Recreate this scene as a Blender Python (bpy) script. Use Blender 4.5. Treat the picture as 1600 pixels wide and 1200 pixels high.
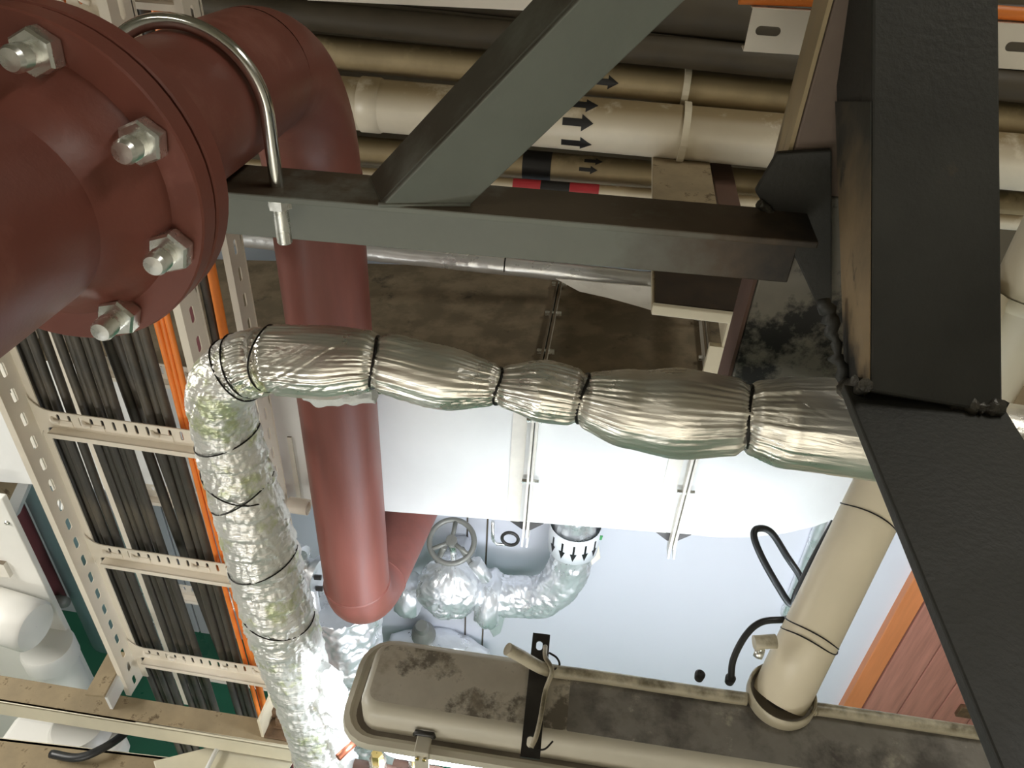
import bpy, bmesh, math, random
from mathutils import Vector, Matrix, noise
from mathutils.geometry import tessellate_polygon
V = Vector
PI = math.pi
random.seed(7)
for o in list(bpy.data.objects):
    bpy.data.objects.remove(o, do_unlink=True)
SC = bpy.context.scene
COL = SC.collection

# ------------------------------------------------------------------ camera
F = 1200.0                       # focal length for a 1600 px wide frame
CAM = V((0, 0, 3.7))             # eye 3.7 m above the green floor
nad = V((-100, -1620, -1200)).normalized()
Zc = -nad
Yc = V((220, 875, -1200)); Yc = (Yc - Zc * Yc.dot(Zc)).normalized()
Xc = Yc.cross(Zc)
R = Matrix((Xc, Yc, Zc))         # camera space -> world
cam = bpy.data.cameras.new('camera')
cam.sensor_width = 36; cam.lens = F / 1600 * 36
cam.clip_start = 0.02
co = bpy.data.objects.new('camera', cam); COL.objects.link(co)
co.matrix_world = Matrix.Translation(CAM) @ R.to_4x4()
SC.camera = co

# ------------------------------------------------------------------ light
SC.view_settings.view_transform = 'Standard'
SC.view_settings.look = 'None'
SC.view_settings.gamma = 1
SC.view_settings.use_curve_mapping = False
SC.view_settings.exposure = 0.35
LAMP_E = 22.0                    # glow of the fluorescent lamp's diffuser
w = bpy.data.worlds.new('world'); SC.world = w; w.use_nodes = True
w.node_tree.nodes['Background'].inputs[0].default_value = (0.9, 0.92, 1, 1)
w.node_tree.nodes['Background'].inputs[1].default_value = 0.1


def area(name, loc, target, size, sy, power, col):
    l = bpy.data.lights.new(name, 'AREA'); l.shape = 'RECTANGLE'
    l.size = size; l.size_y = sy; l.energy = power; l.color = col
    o = bpy.data.objects.new(name, l); COL.objects.link(o)
    o.location = loc
    o.rotation_euler = (V(target) - V(loc)).to_track_quat('-Z', 'Y').to_euler()
    return o


area('ceiling_lamp', (-1.5, -0.5, 5.1), (-1.3, 0.0, 0), 1.2, 0.25, 6, (1.0, 0.94, 0.8))
area('top_fill', (1.3, 1.3, 5.2), (0.6, 1.2, 0), 1.2, 0.3, 14, (1.0, 0.96, 0.86))  # added overhead fill, unseen; lifts the lamp, duct and beam tops
area('front_fill', (-0.9, -0.9, 1.9), (-0.2, 1.3, 2.3), 1.2, 0.2, 8, (1.0, 0.98, 0.93))  # no visible source; added low to brighten beam face and red pipe
area('lower_fill', (0.5, 0.65, 1.3), (0.3, 2.3, 1.25), 1.2, 0.2, 17, (0.88, 0.92, 1.0))  # extra light kept out of frame, brightens the wall under the duct
area('side_fill', (-2.6, 0.7, 2.9), (-1.2, 1.3, 1.6), 1.0, 0.3, 22, (1.0, 0.97, 0.9))  # added off to the left to brighten the cabinet and teal pipe
area('rear_fill', (0.4, -1.5, 2.6), (0.4, -2.6, 2.8), 1.2, 0.3, 48, (1.0, 0.97, 0.9))  # made-up light on the wall behind, for foil reflections and general fill


# ------------------------------------------------------------------ helpers


def ray(px, py):
    return R @ V((px - 800, 600 - py, -F))


def on(px, py, ax, v):
    """world point on the plane ax = v that stands at this spot of the photograph"""
    d = ray(px, py); i = 'XYZ'.index(ax)
    return CAM + d * ((v - CAM[i]) / d[i])


def dep(px, py, d):
    return CAM + ray(px, py) * (d / F)


def depth(p):
    return -(R.transposed() @ (V(p) - CAM)).z


class MB:
    def __init__(s):
        s.v = []; s.f = []; s.sm = []

    def add(s, vs, fs, sm=False):
        b = len(s.v)
        s.v += [V(p) for p in vs]
        s.f += [[i + b for i in f] for f in fs]
        s.sm += [sm] * len(fs)
        return s

    def hexa(s, p):
        """p: 4 points of one face, then the 4 opposite ones"""
        return s.add(p, [(3, 2, 1, 0), (4, 5, 6, 7), (0, 1, 5, 4), (1, 2, 6, 5), (2, 3, 7, 6), (3, 0, 4, 7)])

    def box(s, x0, x1, y0, y1, z0, z1):
        return s.hexa([(x0, y0, z0), (x1, y0, z0), (x1, y1, z0), (x0, y1, z0),
                       (x0, y0, z1), (x1, y0, z1), (x1, y1, z1), (x0, y1, z1)])

    def bar(s, a, b, u, v):
        """box along a->b; u, v full-width side vectors centred on the line"""
        a, b, u, v = V(a), V(b), V(u) / 2, V(v) / 2
        return s.hexa([a - u - v, a + u - v, a + u + v, a - u + v, b - u - v, b + u - v, b + u + v, b - u + v])

    def prism(s, pts, vec, sm=False):
        n = len(pts); vec = V(vec)
        pts = [V(p) for p in pts]
        return s.add(pts + [p + vec for p in pts],
                     [list(range(n))[::-1], list(range(n, 2 * n))] + [(i, (i + 1) % n, n + (i + 1) % n, n + i) for i in range(n)], sm)

    def plate(s, loops, o, u, v, t):
        """flat sheet with holes: loops[0] outline, the rest holes, in (u, v) metres"""
        o, u, v = V(o), V(u).normalized(), V(v).normalized()
        n = u.cross(v).normalized() * t
        flat = [p for l in loops for p in l]
        tri = tessellate_polygon([[V((a, b, 0)) for a, b in l] for l in loops])
        P = [o + u * a + v * b for a, b in flat]
        N = len(P)
        fs = [list(x) for x in tri] + [[i + N for i in x][::-1] for x in tri]
        k = 0
        for l in loops:
            m = len(l)
            fs += [(k + i, k + (i + 1) % m, N + k + (i + 1) % m, N + k + i) for i in range(m)]
            k += m
        return s.add(P + [p + n for p in P], fs)

    def tube(s, path, r, n=16, caps=True, rf=None, sm=True):
        path = [V(p) for p in path]
        m = len(path)
        T = [(path[min(i + 1, m - 1)] - path[max(i - 1, 0)]).normalized() for i in range(m)]
        ref = V((0, 0, 1)) if abs(T[0].z) < 0.9 else V((0, 1, 0))
        N = (ref - T[0] * ref.dot(T[0])).normalized()
        vs = []; L = 0
        for i in range(m):
            if i:
                L += (path[i] - path[i - 1]).length
                N = (N - T[i] * N.dot(T[i])).normalized()
            B = T[i].cross(N)
            ri = r[i] if isinstance(r, (list, tuple)) else r
            for k in range(n):
                a = 2 * PI * k / n
                rr = rf(i, L, a, ri) if rf else ri
                vs.append(path[i] + (N * math.cos(a) + B * math.sin(a)) * rr)
        fs = [(i * n + k, i * n + (k + 1) % n, (i + 1) * n + (k + 1) % n, (i + 1) * n + k) for i in range(m - 1) for k in range(n)]
        s.add(vs, fs, sm)
        if caps:
            b = len(s.v) - len(vs)
            s.f += [[b + k for k in range(n)][::-1], [b + (m - 1) * n + k for k in range(n)]]
            s.sm += [False, False]
        return s

    def lathe(s, prof, o, ax, n=32, sm=True, ref=None):
        o, ax = V(o), V(ax).normalized()
        ref = V(ref) if ref else (V((0, 0, 1)) if abs(ax.z) < 0.9 else V((1, 0, 0)))
        N = (ref - ax * ref.dot(ax)).normalized(); B = ax.cross(N)
        vs = []
        for r, h in prof:
            for k in range(n):
                a = 2 * PI * k / n
                vs.append(o + ax * h + (N * math.cos(a) + B * math.sin(a)) * r)
        m = len(prof)
        fs = [(i * n + k, i * n + (k + 1) % n, (i + 1) * n + (k + 1) % n, (i + 1) * n + k) for i in range(m - 1) for k in range(n)]
        return s.add(vs, fs, sm)

    def build(s, name, mat, parent=None, bevel=0, seg=2, label=None, weld=False, sharp=None):
        me = bpy.data.meshes.new(name)
        c = sum(s.v, V()) / len(s.v)
        me.from_pydata([p - c for p in s.v], [], s.f)
        for p, q in zip(me.polygons, s.sm):
            p.use_smooth = q
        bm = bmesh.new(); bm.from_mesh(me)
        if weld:
            bmesh.ops.remove_doubles(bm, verts=bm.verts, dist=1e-5)
        bmesh.ops.recalc_face_normals(bm, faces=bm.faces)
        if bevel:
            ed = [e for e in bm.edges if len(e.link_faces) == 2 and e.calc_face_angle(0) > 0.6]
            bmesh.ops.bevel(bm, geom=ed, offset=bevel, segments=seg, profile=0.5, affect='EDGES', clamp_overlap=True)
        if sharp:
            for e in bm.edges:
                if len(e.link_faces) == 2 and e.calc_face_angle(0) > sharp:
                    e.smooth = False
            for f in bm.faces:
                f.smooth = True
        bm.to_mesh(me); bm.free()
        me.materials.append(mat)
        o = bpy.data.objects.new(name, me); COL.objects.link(o)
        o.location = c
        if parent:
            adopt(o, parent)
        if label:
            o['label'] = label
        return o


def adopt(o, parent):
    o.parent = parent
    o.matrix_parent_inverse = Matrix.Translation(-wloc(parent))


def wloc(o):
    return o['wl'] if False else V(WL[o.name]) if o.name in WL else V(o.location) if not o.parent else V(o.location)


WL = {}


def tag(o, label, cat, group=None):
    o['label'] = label; o['category'] = cat
    if group:
        o['group'] = group
    return o


def thing(name, label, cat, loc=(0, 0, 0), group=None):
    o = bpy.data.objects.new(name, None); COL.objects.link(o)
    o.location = loc
    o.empty_display_size = 0.05
    return tag(o, label, cat, group)


def struct(o):
    o['kind'] = 'structure'
    return o


def copy_tree(src, offset, parent=None):
    """a copy of a thing, its parts and their sub-parts, moved by offset"""
    c = src.copy(); COL.objects.link(c)
    if parent is None:
        c.location = V(src.location) + V(offset)
    else:
        c.parent = parent
    for ch in src.children:
        copy_tree(ch, offset, c)
    return c


def smooth_path(pts, n=10):
    """Catmull-Rom through pts"""
    pts = [V(p) for p in pts]
    P = [pts[0] * 2 - pts[1]] + pts + [pts[-1] * 2 - pts[-2]]
    out = []
    for i in range(1, len(P) - 2):
        for k in range(n):
            t = k / n
            a, b, c, d = P[i - 1], P[i], P[i + 1], P[i + 2]
            out.append(0.5 * ((2 * b) + (c - a) * t + (2 * a - 5 * b + 4 * c - d) * t * t + (3 * b - a - 3 * c + d) * t ** 3))
    out.append(pts[-1])
    return out


def lin(a, b, n):
    a, b = V(a), V(b)
    return [a.lerp(b, i / n) for i in range(n + 1)]


def slot(cx, cy, lu, lv, k=4):
    """rounded slot outline, long axis whichever is larger"""
    r = min(lu, lv) / 2; out = []
    du = max(lu / 2 - r, 0); dv = max(lv / 2 - r, 0)
    for q, (sx, sy) in enumerate(((1, 1), (-1, 1), (-1, -1), (1, -1))):
        for j in range(k + 1):
            a = PI / 2 * (q + j / k)
            out.append((cx + sx * du + r * math.cos(a), cy + sy * dv + r * math.sin(a)))
    return out


def rect(a, b, c, d):
    return [(a, c), (b, c), (b, d), (a, d)]


# ------------------------------------------------------------------ materials
def srgb(r, g, b):
    f = lambda c: (c / 255 / 12.92) if c <= 10 else ((c / 255 + 0.055) / 1.055) ** 2.4
    return (f(r), f(g), f(b))


def M(name, col, rough=0.5, metal=0.0, var=0.12, vs=6.0, bump=0.0, bs=60.0, dust=None, spots=None, emit=None, coat=0.0,
      stretch=None, rv=0.08, grad=()):
    """paint / metal: base colour with mottling, fine bump; dust = (colour, amount, scale, top_only); spots = (colour, level, scale)"""
    m = bpy.data.materials.new(name); m.use_nodes = True
    nt = m.node_tree; N = nt.nodes; L = nt.links
    b = N['Principled BSDF']
    tc = N.new('ShaderNodeTexCoord')
    mp = N.new('ShaderNodeMapping'); L.new(tc.outputs['Object'], mp.inputs[0])
    if stretch:
        mp.inputs['Scale'].default_value = stretch

    def nz(scale, detail=4, rough_=0.6):
        n = N.new('ShaderNodeTexNoise'); L.new(mp.outputs[0], n.inputs['Vector'])
        n.inputs['Scale'].default_value = scale; n.inputs['Detail'].default_value = detail
        n.inputs['Roughness'].default_value = rough_
        return n

    def ramp(src, lo, hi):
        r = N.new('ShaderNodeMapRange'); L.new(src, r.inputs[0])
        r.inputs[1].default_value = lo; r.inputs[2].default_value = hi
        return r.outputs[0]

    def mix(fac, a, c):
        x = N.new('ShaderNodeMix'); x.data_type = 'RGBA'
        if isinstance(fac, float):
            x.inputs[0].default_value = fac
        else:
            L.new(fac, x.inputs[0])
        for sock, val in ((x.inputs[6], a), (x.inputs[7], c)):
            if isinstance(val, tuple):
                sock.default_value = val + (1,)
            else:
                L.new(val, sock)
        return x.outputs[2]
    n1 = nz(vs)
    c = mix(ramp(n1.outputs[0], 0.3, 0.7), tuple(max(0, x * (1 - var)) for x in col), tuple(min(1, x * (1 + var)) for x in col))
    if spots:
        n2 = nz(spots[2], 6, 0.7)
        c = mix(ramp(n2.outputs[0], spots[1], spots[1] + 0.08), c, spots[0])
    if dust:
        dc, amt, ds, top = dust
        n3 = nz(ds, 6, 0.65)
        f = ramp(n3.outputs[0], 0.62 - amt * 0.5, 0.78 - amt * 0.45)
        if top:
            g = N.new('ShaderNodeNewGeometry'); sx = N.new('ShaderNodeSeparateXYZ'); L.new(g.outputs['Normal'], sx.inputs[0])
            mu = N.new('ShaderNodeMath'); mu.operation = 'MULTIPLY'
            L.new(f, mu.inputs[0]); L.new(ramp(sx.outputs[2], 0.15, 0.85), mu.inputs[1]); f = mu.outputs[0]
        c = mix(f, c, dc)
    for gc, ax_, v0, v1, na, ns in grad:          # scorch marks that creep along one axis with a ragged edge
        sx = N.new('ShaderNodeSeparateXYZ'); L.new(tc.outputs['Object'], sx.inputs[0])
        n5 = nz(ns, 5)
        ma = N.new('ShaderNodeMath'); ma.operation = 'MULTIPLY_ADD'; ma.inputs[1].default_value = na
        L.new(n5.outputs[0], ma.inputs[0]); L.new(sx.outputs['XYZ'.index(ax_)], ma.inputs[2])
        c = mix(ramp(ma.outputs[0], v0 + na / 2, v1 + na / 2), c, gc)
    L.new(c, b.inputs['Base Color'])
    b.inputs['Metallic'].default_value = metal
    rr = N.new('ShaderNodeMapRange'); L.new(n1.outputs[0], rr.inputs[0])
    rr.inputs[1].default_value = 0.3; rr.inputs[2].default_value = 0.7
    rr.inputs[3].default_value = max(0.03, rough - rv); rr.inputs[4].default_value = min(1, rough + rv)
    L.new(rr.outputs[0], b.inputs['Roughness'])
    if coat:
        b.inputs['Coat Weight'].default_value = coat
    if bump:
        n4 = nz(bs, 3)
        bp = N.new('ShaderNodeBump'); bp.inputs['Strength'].default_value = bump; bp.inputs['Distance'].default_value = 0.004
        L.new(n4.outputs[0], bp.inputs['Height']); L.new(bp.outputs[0], b.inputs['Normal'])
    if emit:
        b.inputs['Emission Color'].default_value = emit[0] + (1,)
        b.inputs['Emission Strength'].default_value = emit[1]
    return m


DUST = srgb(116, 104, 84)
m_red = M('red_oxide_primer', srgb(126, 72, 61), 0.45, var=0.1, vs=9, bump=0.06, bs=180, dust=(srgb(150, 98, 86), 0.1, 7, False))
m_red2 = M('red_oxide_primer_scuffed', srgb(130, 76, 67), 0.45, var=0.12, vs=9, bump=0.06, bs=160, stretch=(3, 3, .5), spots=(srgb(168, 104, 92), 0.7, 9))
m_zinc = M('zinc_plated_steel', (0.86, 0.88, 0.84), 0.27, 0.95, var=0.15, vs=30, bump=0.05, bs=200)
m_chrome = M('bright_galvanised_rod', (0.78, 0.79, 0.76), 0.16, 1.0, var=0.08, vs=20)
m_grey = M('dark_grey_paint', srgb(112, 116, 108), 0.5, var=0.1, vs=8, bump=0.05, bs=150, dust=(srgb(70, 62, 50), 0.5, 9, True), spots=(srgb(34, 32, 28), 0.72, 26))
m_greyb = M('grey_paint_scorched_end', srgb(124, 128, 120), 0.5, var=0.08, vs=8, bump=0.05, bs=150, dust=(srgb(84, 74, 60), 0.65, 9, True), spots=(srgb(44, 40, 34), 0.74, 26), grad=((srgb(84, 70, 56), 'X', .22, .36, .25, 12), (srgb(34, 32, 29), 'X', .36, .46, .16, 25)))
m_black = M('charred_black_paint', srgb(46, 46, 42), 0.6, var=0.35, vs=6, bump=0.2, bs=140, spots=(srgb(76, 64, 46), 0.64, 6))
m_weld = M('burnt_weld', srgb(66, 63, 56), 0.4, 0.3, var=0.6, vs=70, bump=0.6, bs=110)
m_tan = M('scorched_primer', srgb(136, 116, 88), 0.55, var=0.2, vs=8, bump=0.08, bs=90, spots=(srgb(58, 50, 38), 0.58, 12), stretch=(1.6, 1, .7), grad=((srgb(44, 44, 38), 'Z', -.02, .12, .3, 9), (srgb(38, 36, 32), 'Z', -.07, -.11, .12, 25)))
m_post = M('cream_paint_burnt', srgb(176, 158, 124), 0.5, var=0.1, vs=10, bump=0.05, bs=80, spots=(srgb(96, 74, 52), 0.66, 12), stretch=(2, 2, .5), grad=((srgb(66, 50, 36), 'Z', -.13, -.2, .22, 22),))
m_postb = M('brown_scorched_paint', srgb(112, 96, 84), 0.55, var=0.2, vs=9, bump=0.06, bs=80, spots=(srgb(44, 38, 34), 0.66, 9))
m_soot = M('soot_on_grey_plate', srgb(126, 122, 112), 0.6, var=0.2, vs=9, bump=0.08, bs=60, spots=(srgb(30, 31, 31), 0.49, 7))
m_cream = M('cream_paint', srgb(218, 208, 184), 0.42, var=0.05, vs=7, bump=0.03, bs=150)
m_tray = M('cream_coated_tray', srgb(232, 223, 208), 0.4, var=0.05, vs=8, bump=0.02, bs=150)
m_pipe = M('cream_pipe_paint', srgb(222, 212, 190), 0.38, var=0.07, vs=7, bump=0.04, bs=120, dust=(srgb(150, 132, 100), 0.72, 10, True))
m_pipe2 = M('cream_pipe_paint_grimy_shaded', srgb(176, 158, 122), 0.5, var=0.14, vs=12, bump=0.06, bs=120, dust=(srgb(112, 98, 70), 0.7, 10, True))  # darker cream: grime, plus shade painted in on the low pipe
m_dark = M('grimy_dark_pipe', srgb(70, 62, 48), 0.6, var=0.2, vs=9, bump=0.05, bs=90)
m_arrow = M('black_marker', srgb(26, 25, 24), 0.5, var=0.1)
m_redband = M('red_marker_band', srgb(170, 44, 52), 0.45, var=0.1)
m_white = M('white_duct_paint', srgb(226, 227, 226), 0.4, var=0.03, vs=5, bump=0.02, bs=90)
m_ducttop = M('soot_dusted_duct_top', srgb(118, 106, 86), 0.75, var=0.2, vs=6, bump=0.08, bs=60, spots=(srgb(74, 66, 54), 0.6, 8), dust=(srgb(140, 126, 104), 0.35, 12, False))
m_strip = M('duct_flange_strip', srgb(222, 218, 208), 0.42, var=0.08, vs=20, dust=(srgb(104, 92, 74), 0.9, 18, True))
m_wall = M('pale_blue_white_wall', srgb(216, 219, 228), 0.38, var=0.015, vs=2, bump=0.01, bs=40)
m_wall2 = M('off_white_bulkhead', srgb(206, 200, 188), 0.55, var=0.05, vs=2)
m_bulk = M('shade_toned_bulkhead', srgb(104, 94, 76), 0.7, var=0.15, vs=3)  # shade between the overhead pipes painted in as dark brown
m_ceil = M('dim_deckhead', srgb(150, 142, 124), 0.7, var=0.1, vs=2)
m_floor = M('green_deck_paint', srgb(34, 104, 78), 0.3, var=0.12, vs=3, bump=0.03, bs=40, spots=(srgb(24, 84, 62), 0.68, 10))
m_cable = M('black_cable_sheath', srgb(72, 69, 64), 0.5, var=0.2, vs=14, dust=(srgb(96, 88, 76), 0.3, 22, False), stretch=(1, 1, .3))
m_orange = M('orange_cable_sheath', srgb(242, 138, 58), 0.45, var=0.08, vs=12)
m_rubber = M('black_rubber_hose', srgb(40, 42, 44), 0.4, var=0.1)
m_wire = M('dark_binding_wire', srgb(38, 36, 34), 0.4, 0.5)
m_housing = M('beige_lamp_housing', srgb(196, 190, 174), 0.45, var=0.05, vs=9, bump=0.02, bs=90)
m_lampdirt = M('sooty_lamp_top', srgb(196, 189, 175), 0.7, var=0.14, vs=9, bump=0.07, bs=80, spots=(srgb(120, 113, 102), 0.52, 9), dust=(srgb(160, 150, 132), 0.16, 14, False))
m_lampdirt2 = M('sooty_lamp_top_dark', srgb(142, 138, 132), 0.7, var=0.2, vs=12, bump=0.08, bs=80, spots=(srgb(182, 176, 164), 0.58, 14), dust=(srgb(92, 88, 84), 0.32, 9, False))
m_rim = M('grimy_lamp_rim', srgb(112, 104, 92), 0.6, var=0.2, vs=16, bump=0.04)
m_diff = M('lit_lamp_diffuser', (0.9, 0.95, 1.0), 0.3, emit=((0.86, 0.94, 1.0), LAMP_E))
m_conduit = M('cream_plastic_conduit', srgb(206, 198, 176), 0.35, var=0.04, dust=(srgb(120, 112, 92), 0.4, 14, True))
m_bar = M('black_slotted_bar', srgb(58, 56, 54), 0.4, 0.3, var=0.2, vs=20)
m_wood = M('red_brown_wood_grain', srgb(178, 124, 108), 0.45, var=0.22, vs=5, stretch=(9, 9, .5), bump=0.02)
m_woodedge = M('orange_wood_edge', srgb(206, 130, 82), 0.45, var=0.1, vs=6, stretch=(6, 6, .5))
m_teal = M('teal_grey_paint', srgb(156, 182, 184), 0.45, var=0.12, vs=5)
m_maroon = M('maroon_paint', srgb(146, 82, 86), 0.5, var=0.16, vs=14)
m_panel = M('white_cowl_paint', srgb(236, 235, 230), 0.4, var=0.03, vs=4)
m_beamtop = M('dusty_beam_top', srgb(152, 136, 108), 0.75, var=0.2, vs=12, bump=0.07, bs=90, spots=(srgb(96, 80, 58), 0.58, 24))
m_beam = M('cream_beam_face', srgb(218, 212, 190), 0.45, var=0.06, vs=9)
m_rust = M('rusty_bolt', srgb(112, 88, 66), 0.6, 0.3, var=0.4, vs=40, bump=0.2)
m_rustarm = M('red_brown_arm', srgb(96, 72, 62), 0.6, var=0.15, vs=9)
m_plastic = M('crumpled_white_sheet', srgb(228, 226, 220), 0.3, var=0.06, bump=0.2, bs=40)
m_wool = M('white_glass_wool', srgb(240, 244, 246), 0.9, var=0.05, vs=40, bump=0.6, bs=160)
m_copper = M('copper_pipe', srgb(206, 130, 104), 0.35, 0.8, var=0.08)
m_brass = M('brass_fitting', srgb(216, 190, 120), 0.3, 0.9)
m_handwheel = M('grey_handwheel', srgb(136, 136, 130), 0.45, 0.3, var=0.1)
m_labelw = M('white_label', srgb(236, 240, 244), 0.5, var=0.02)
m_tagc = M('cream_paper_tag', srgb(226, 220, 200), 0.6, var=0.03)
m_green = M('green_tape', srgb(70, 150, 90), 0.5)
m_tarnish = M('tarnished_clip', srgb(128, 116, 84), 0.45, 0.5, var=0.3, vs=40)


def foil_mat(name, col, rough, bs, strength, weave=False, patch=None, metal=0.8, crease=False):
    m = M(name, col, rough, metal, var=0.06, vs=9, spots=patch, rv=0.1)
    nt = m.node_tree; N = nt.nodes; L = nt.links
    b = N['Principled BSDF']; mp = N['Mapping']
    v1 = N.new('ShaderNodeTexVoronoi'); v1.feature = 'F1'; v1.inputs['Scale'].default_value = bs
    nz = N.new('ShaderNodeTexNoise'); nz.inputs['Scale'].default_value = bs * 0.6; nz.inputs['Detail'].default_value = 5
    nz.inputs['Distortion'].default_value = 1.2
    L.new(mp.outputs[0], v1.inputs[0]); L.new(mp.outputs[0], nz.inputs[0])
    ad = N.new('ShaderNodeMath'); ad.operation = 'ADD'
    L.new(v1.outputs[0], ad.inputs[0]); L.new(nz.outputs[0], ad.inputs[1])
    out = ad.outputs[0]
    if weave:
        ck = N.new('ShaderNodeTexChecker'); ck.inputs['Scale'].default_value = 420
        L.new(mp.outputs[0], ck.inputs[0])
        a2 = N.new('ShaderNodeMath'); a2.operation = 'MULTIPLY_ADD'; a2.inputs[1].default_value = 0.12
        L.new(ck.outputs[1], a2.inputs[0]); L.new(out, a2.inputs[2]); out = a2.outputs[0]
    if crease:                                   # fine slanting creases
        m2 = N.new('ShaderNodeMapping'); L.new(N['Texture Coordinate'].outputs['Object'], m2.inputs[0])
        m2.inputs['Rotation'].default_value = (0, 0.75, 0); m2.inputs['Scale'].default_value = (14, 60, 130)
        n6 = N.new('ShaderNodeTexNoise'); n6.inputs['Scale'].default_value = 1; n6.inputs['Detail'].default_value = 4; n6.inputs['Distortion'].default_value = .6
        L.new(m2.outputs[0], n6.inputs[0])
        a3 = N.new('ShaderNodeMath'); a3.operation = 'MULTIPLY_ADD'; a3.inputs[1].default_value = 2.6
        L.new(n6.outputs[0], a3.inputs[0]); L.new(out, a3.inputs[2]); out = a3.outputs[0]
    bp = N.new('ShaderNodeBump'); bp.inputs['Strength'].default_value = strength; bp.inputs['Distance'].default_value = 0.006
    L.new(out, bp.inputs['Height']); L.new(bp.outputs[0], b.inputs['Normal'])
    return m


m_foil = foil_mat('wrinkled_foil_sleeve', (0.95, 0.92, 0.85), 0.31, 34, 0.13, weave=True, metal=0.85, crease=True)
m_foil2 = foil_mat('crumpled_foil_tape', (0.88, 0.87, 0.84), 0.36, 60, 0.25, patch=((0.66, 0.70, 0.46), 0.53, 11), metal=0.5, crease=True)
m_foil3 = foil_mat('far_foil_wrap', (0.86, 0.88, 0.9), 0.32, 24, 0.35, metal=0.7)

# ------------------------------------------------------------------ room shell
YW = 2.33                                     # back wall
XL, XR, YF, ZT = -4.2, 3.2, -2.6, 5.3
struct(MB().box(XL, XR, YF, YW + 0.1, -0.1, 0).build('floor', m_floor))
struct(MB().box(XL, XR, YF, YW + 0.1, ZT, ZT + 0.1).build('ceiling', m_ceil))
struct(MB().box(XL - 0.1, XL, YF, YW + 0.1, 0, ZT).build('wall_left', m_wall2))
struct(MB().box(XR, XR + 0.1, YF, YW + 0.1, 0, ZT).build('wall_right', m_wall2))
struct(MB().box(XL, XR, YF - 0.1, YF, 0, ZT).build('wall_front', m_wall2))
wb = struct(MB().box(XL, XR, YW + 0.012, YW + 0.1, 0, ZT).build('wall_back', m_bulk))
xs = [XL, -2.9, -1.9, -1.05, -0.42, -0.33, 2.3, XR]
for a, b in zip(xs, xs[1:]):                  # bulkhead panels with thin joints
    MB().box(a + 0.004, b - 0.004, YW, YW + 0.014, 0.0, 2.6).build('panel', m_wall, wb, bevel=0.003, seg=1)

# wooden door in the back wall, right
dl = on(1425, 890, 'Y', YW).x
dr = struct(bpy.data.objects.new('door_1', None)); COL.objects.link(dr); dr.location = (dl + 0.4, YW, 0)
dr['label'] = 'red-brown wood-grain door with an orange edge behind the lamp'
MB().box(dl, dl + 0.085, YW - 0.04, YW + 0.01, 0, 2.1).build('door_frame', m_woodedge, dr, bevel=0.004)
for k in range(5):
    MB().box(dl + 0.1 + k * 0.16, dl + 0.255 + k * 0.16, YW - 0.03, YW + 0.01, 0.02, 2.06).build('plank', m_wood, dr, bevel=0.003)
hp = on(1508, 1108, 'Y', YW - 0.035)
MB().box(hp.x - 0.03, hp.x + 0.05, YW - 0.05, YW - 0.028, hp.z - 0.05, hp.z + 0.03).build('hinge', m_rust, dr, bevel=0.004)

# ------------------------------------------------------------------ red pipe with flange
phi, el = 0.059, 0.062
A = V((-0.515, 1.25, 3.383))
d = V((math.sin(phi) * math.cos(el), -math.cos(phi) * math.cos(el), math.sin(el)))
sv = V((math.cos(phi), math.sin(phi), 0))
uv = d.cross(sv)
uv = uv if uv.z > 0 else -uv
RP = 0.084
rp = thing('red_pipe', 'large red oxide pipe with bolted flange joint and downward bend', 'pipe', (A.x, A.y, 1.9))
RE = 0.21
c0 = A + d * RE - V((0, 0, RE))
elb = []
for k in range(17):
    a = PI / 2 * k / 16
    elb.append(c0 + RE * (math.cos(a) * (-d) + math.sin(a) * V((0, 0, 1))))
MB().tube(elb, RP, 48, caps=False).build('elbow', m_red, rp)
MB().tube(lin(A + d * RE, A + d * 0.655, 4), RP, 48, caps=False).build('pipe', m_red, rp)
FT = 0.70                                      # distance along the pipe to the near flange face


def flange(t0, t1):
    prof = [(RP, t0), (0.141, t0), (0.1425, t0 + 0.002), (0.1425, t1 - 0.002), (0.141, t1), (RP, t1), (RP, t0)]
    return MB().lathe(prof, A, d, 64)


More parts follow.
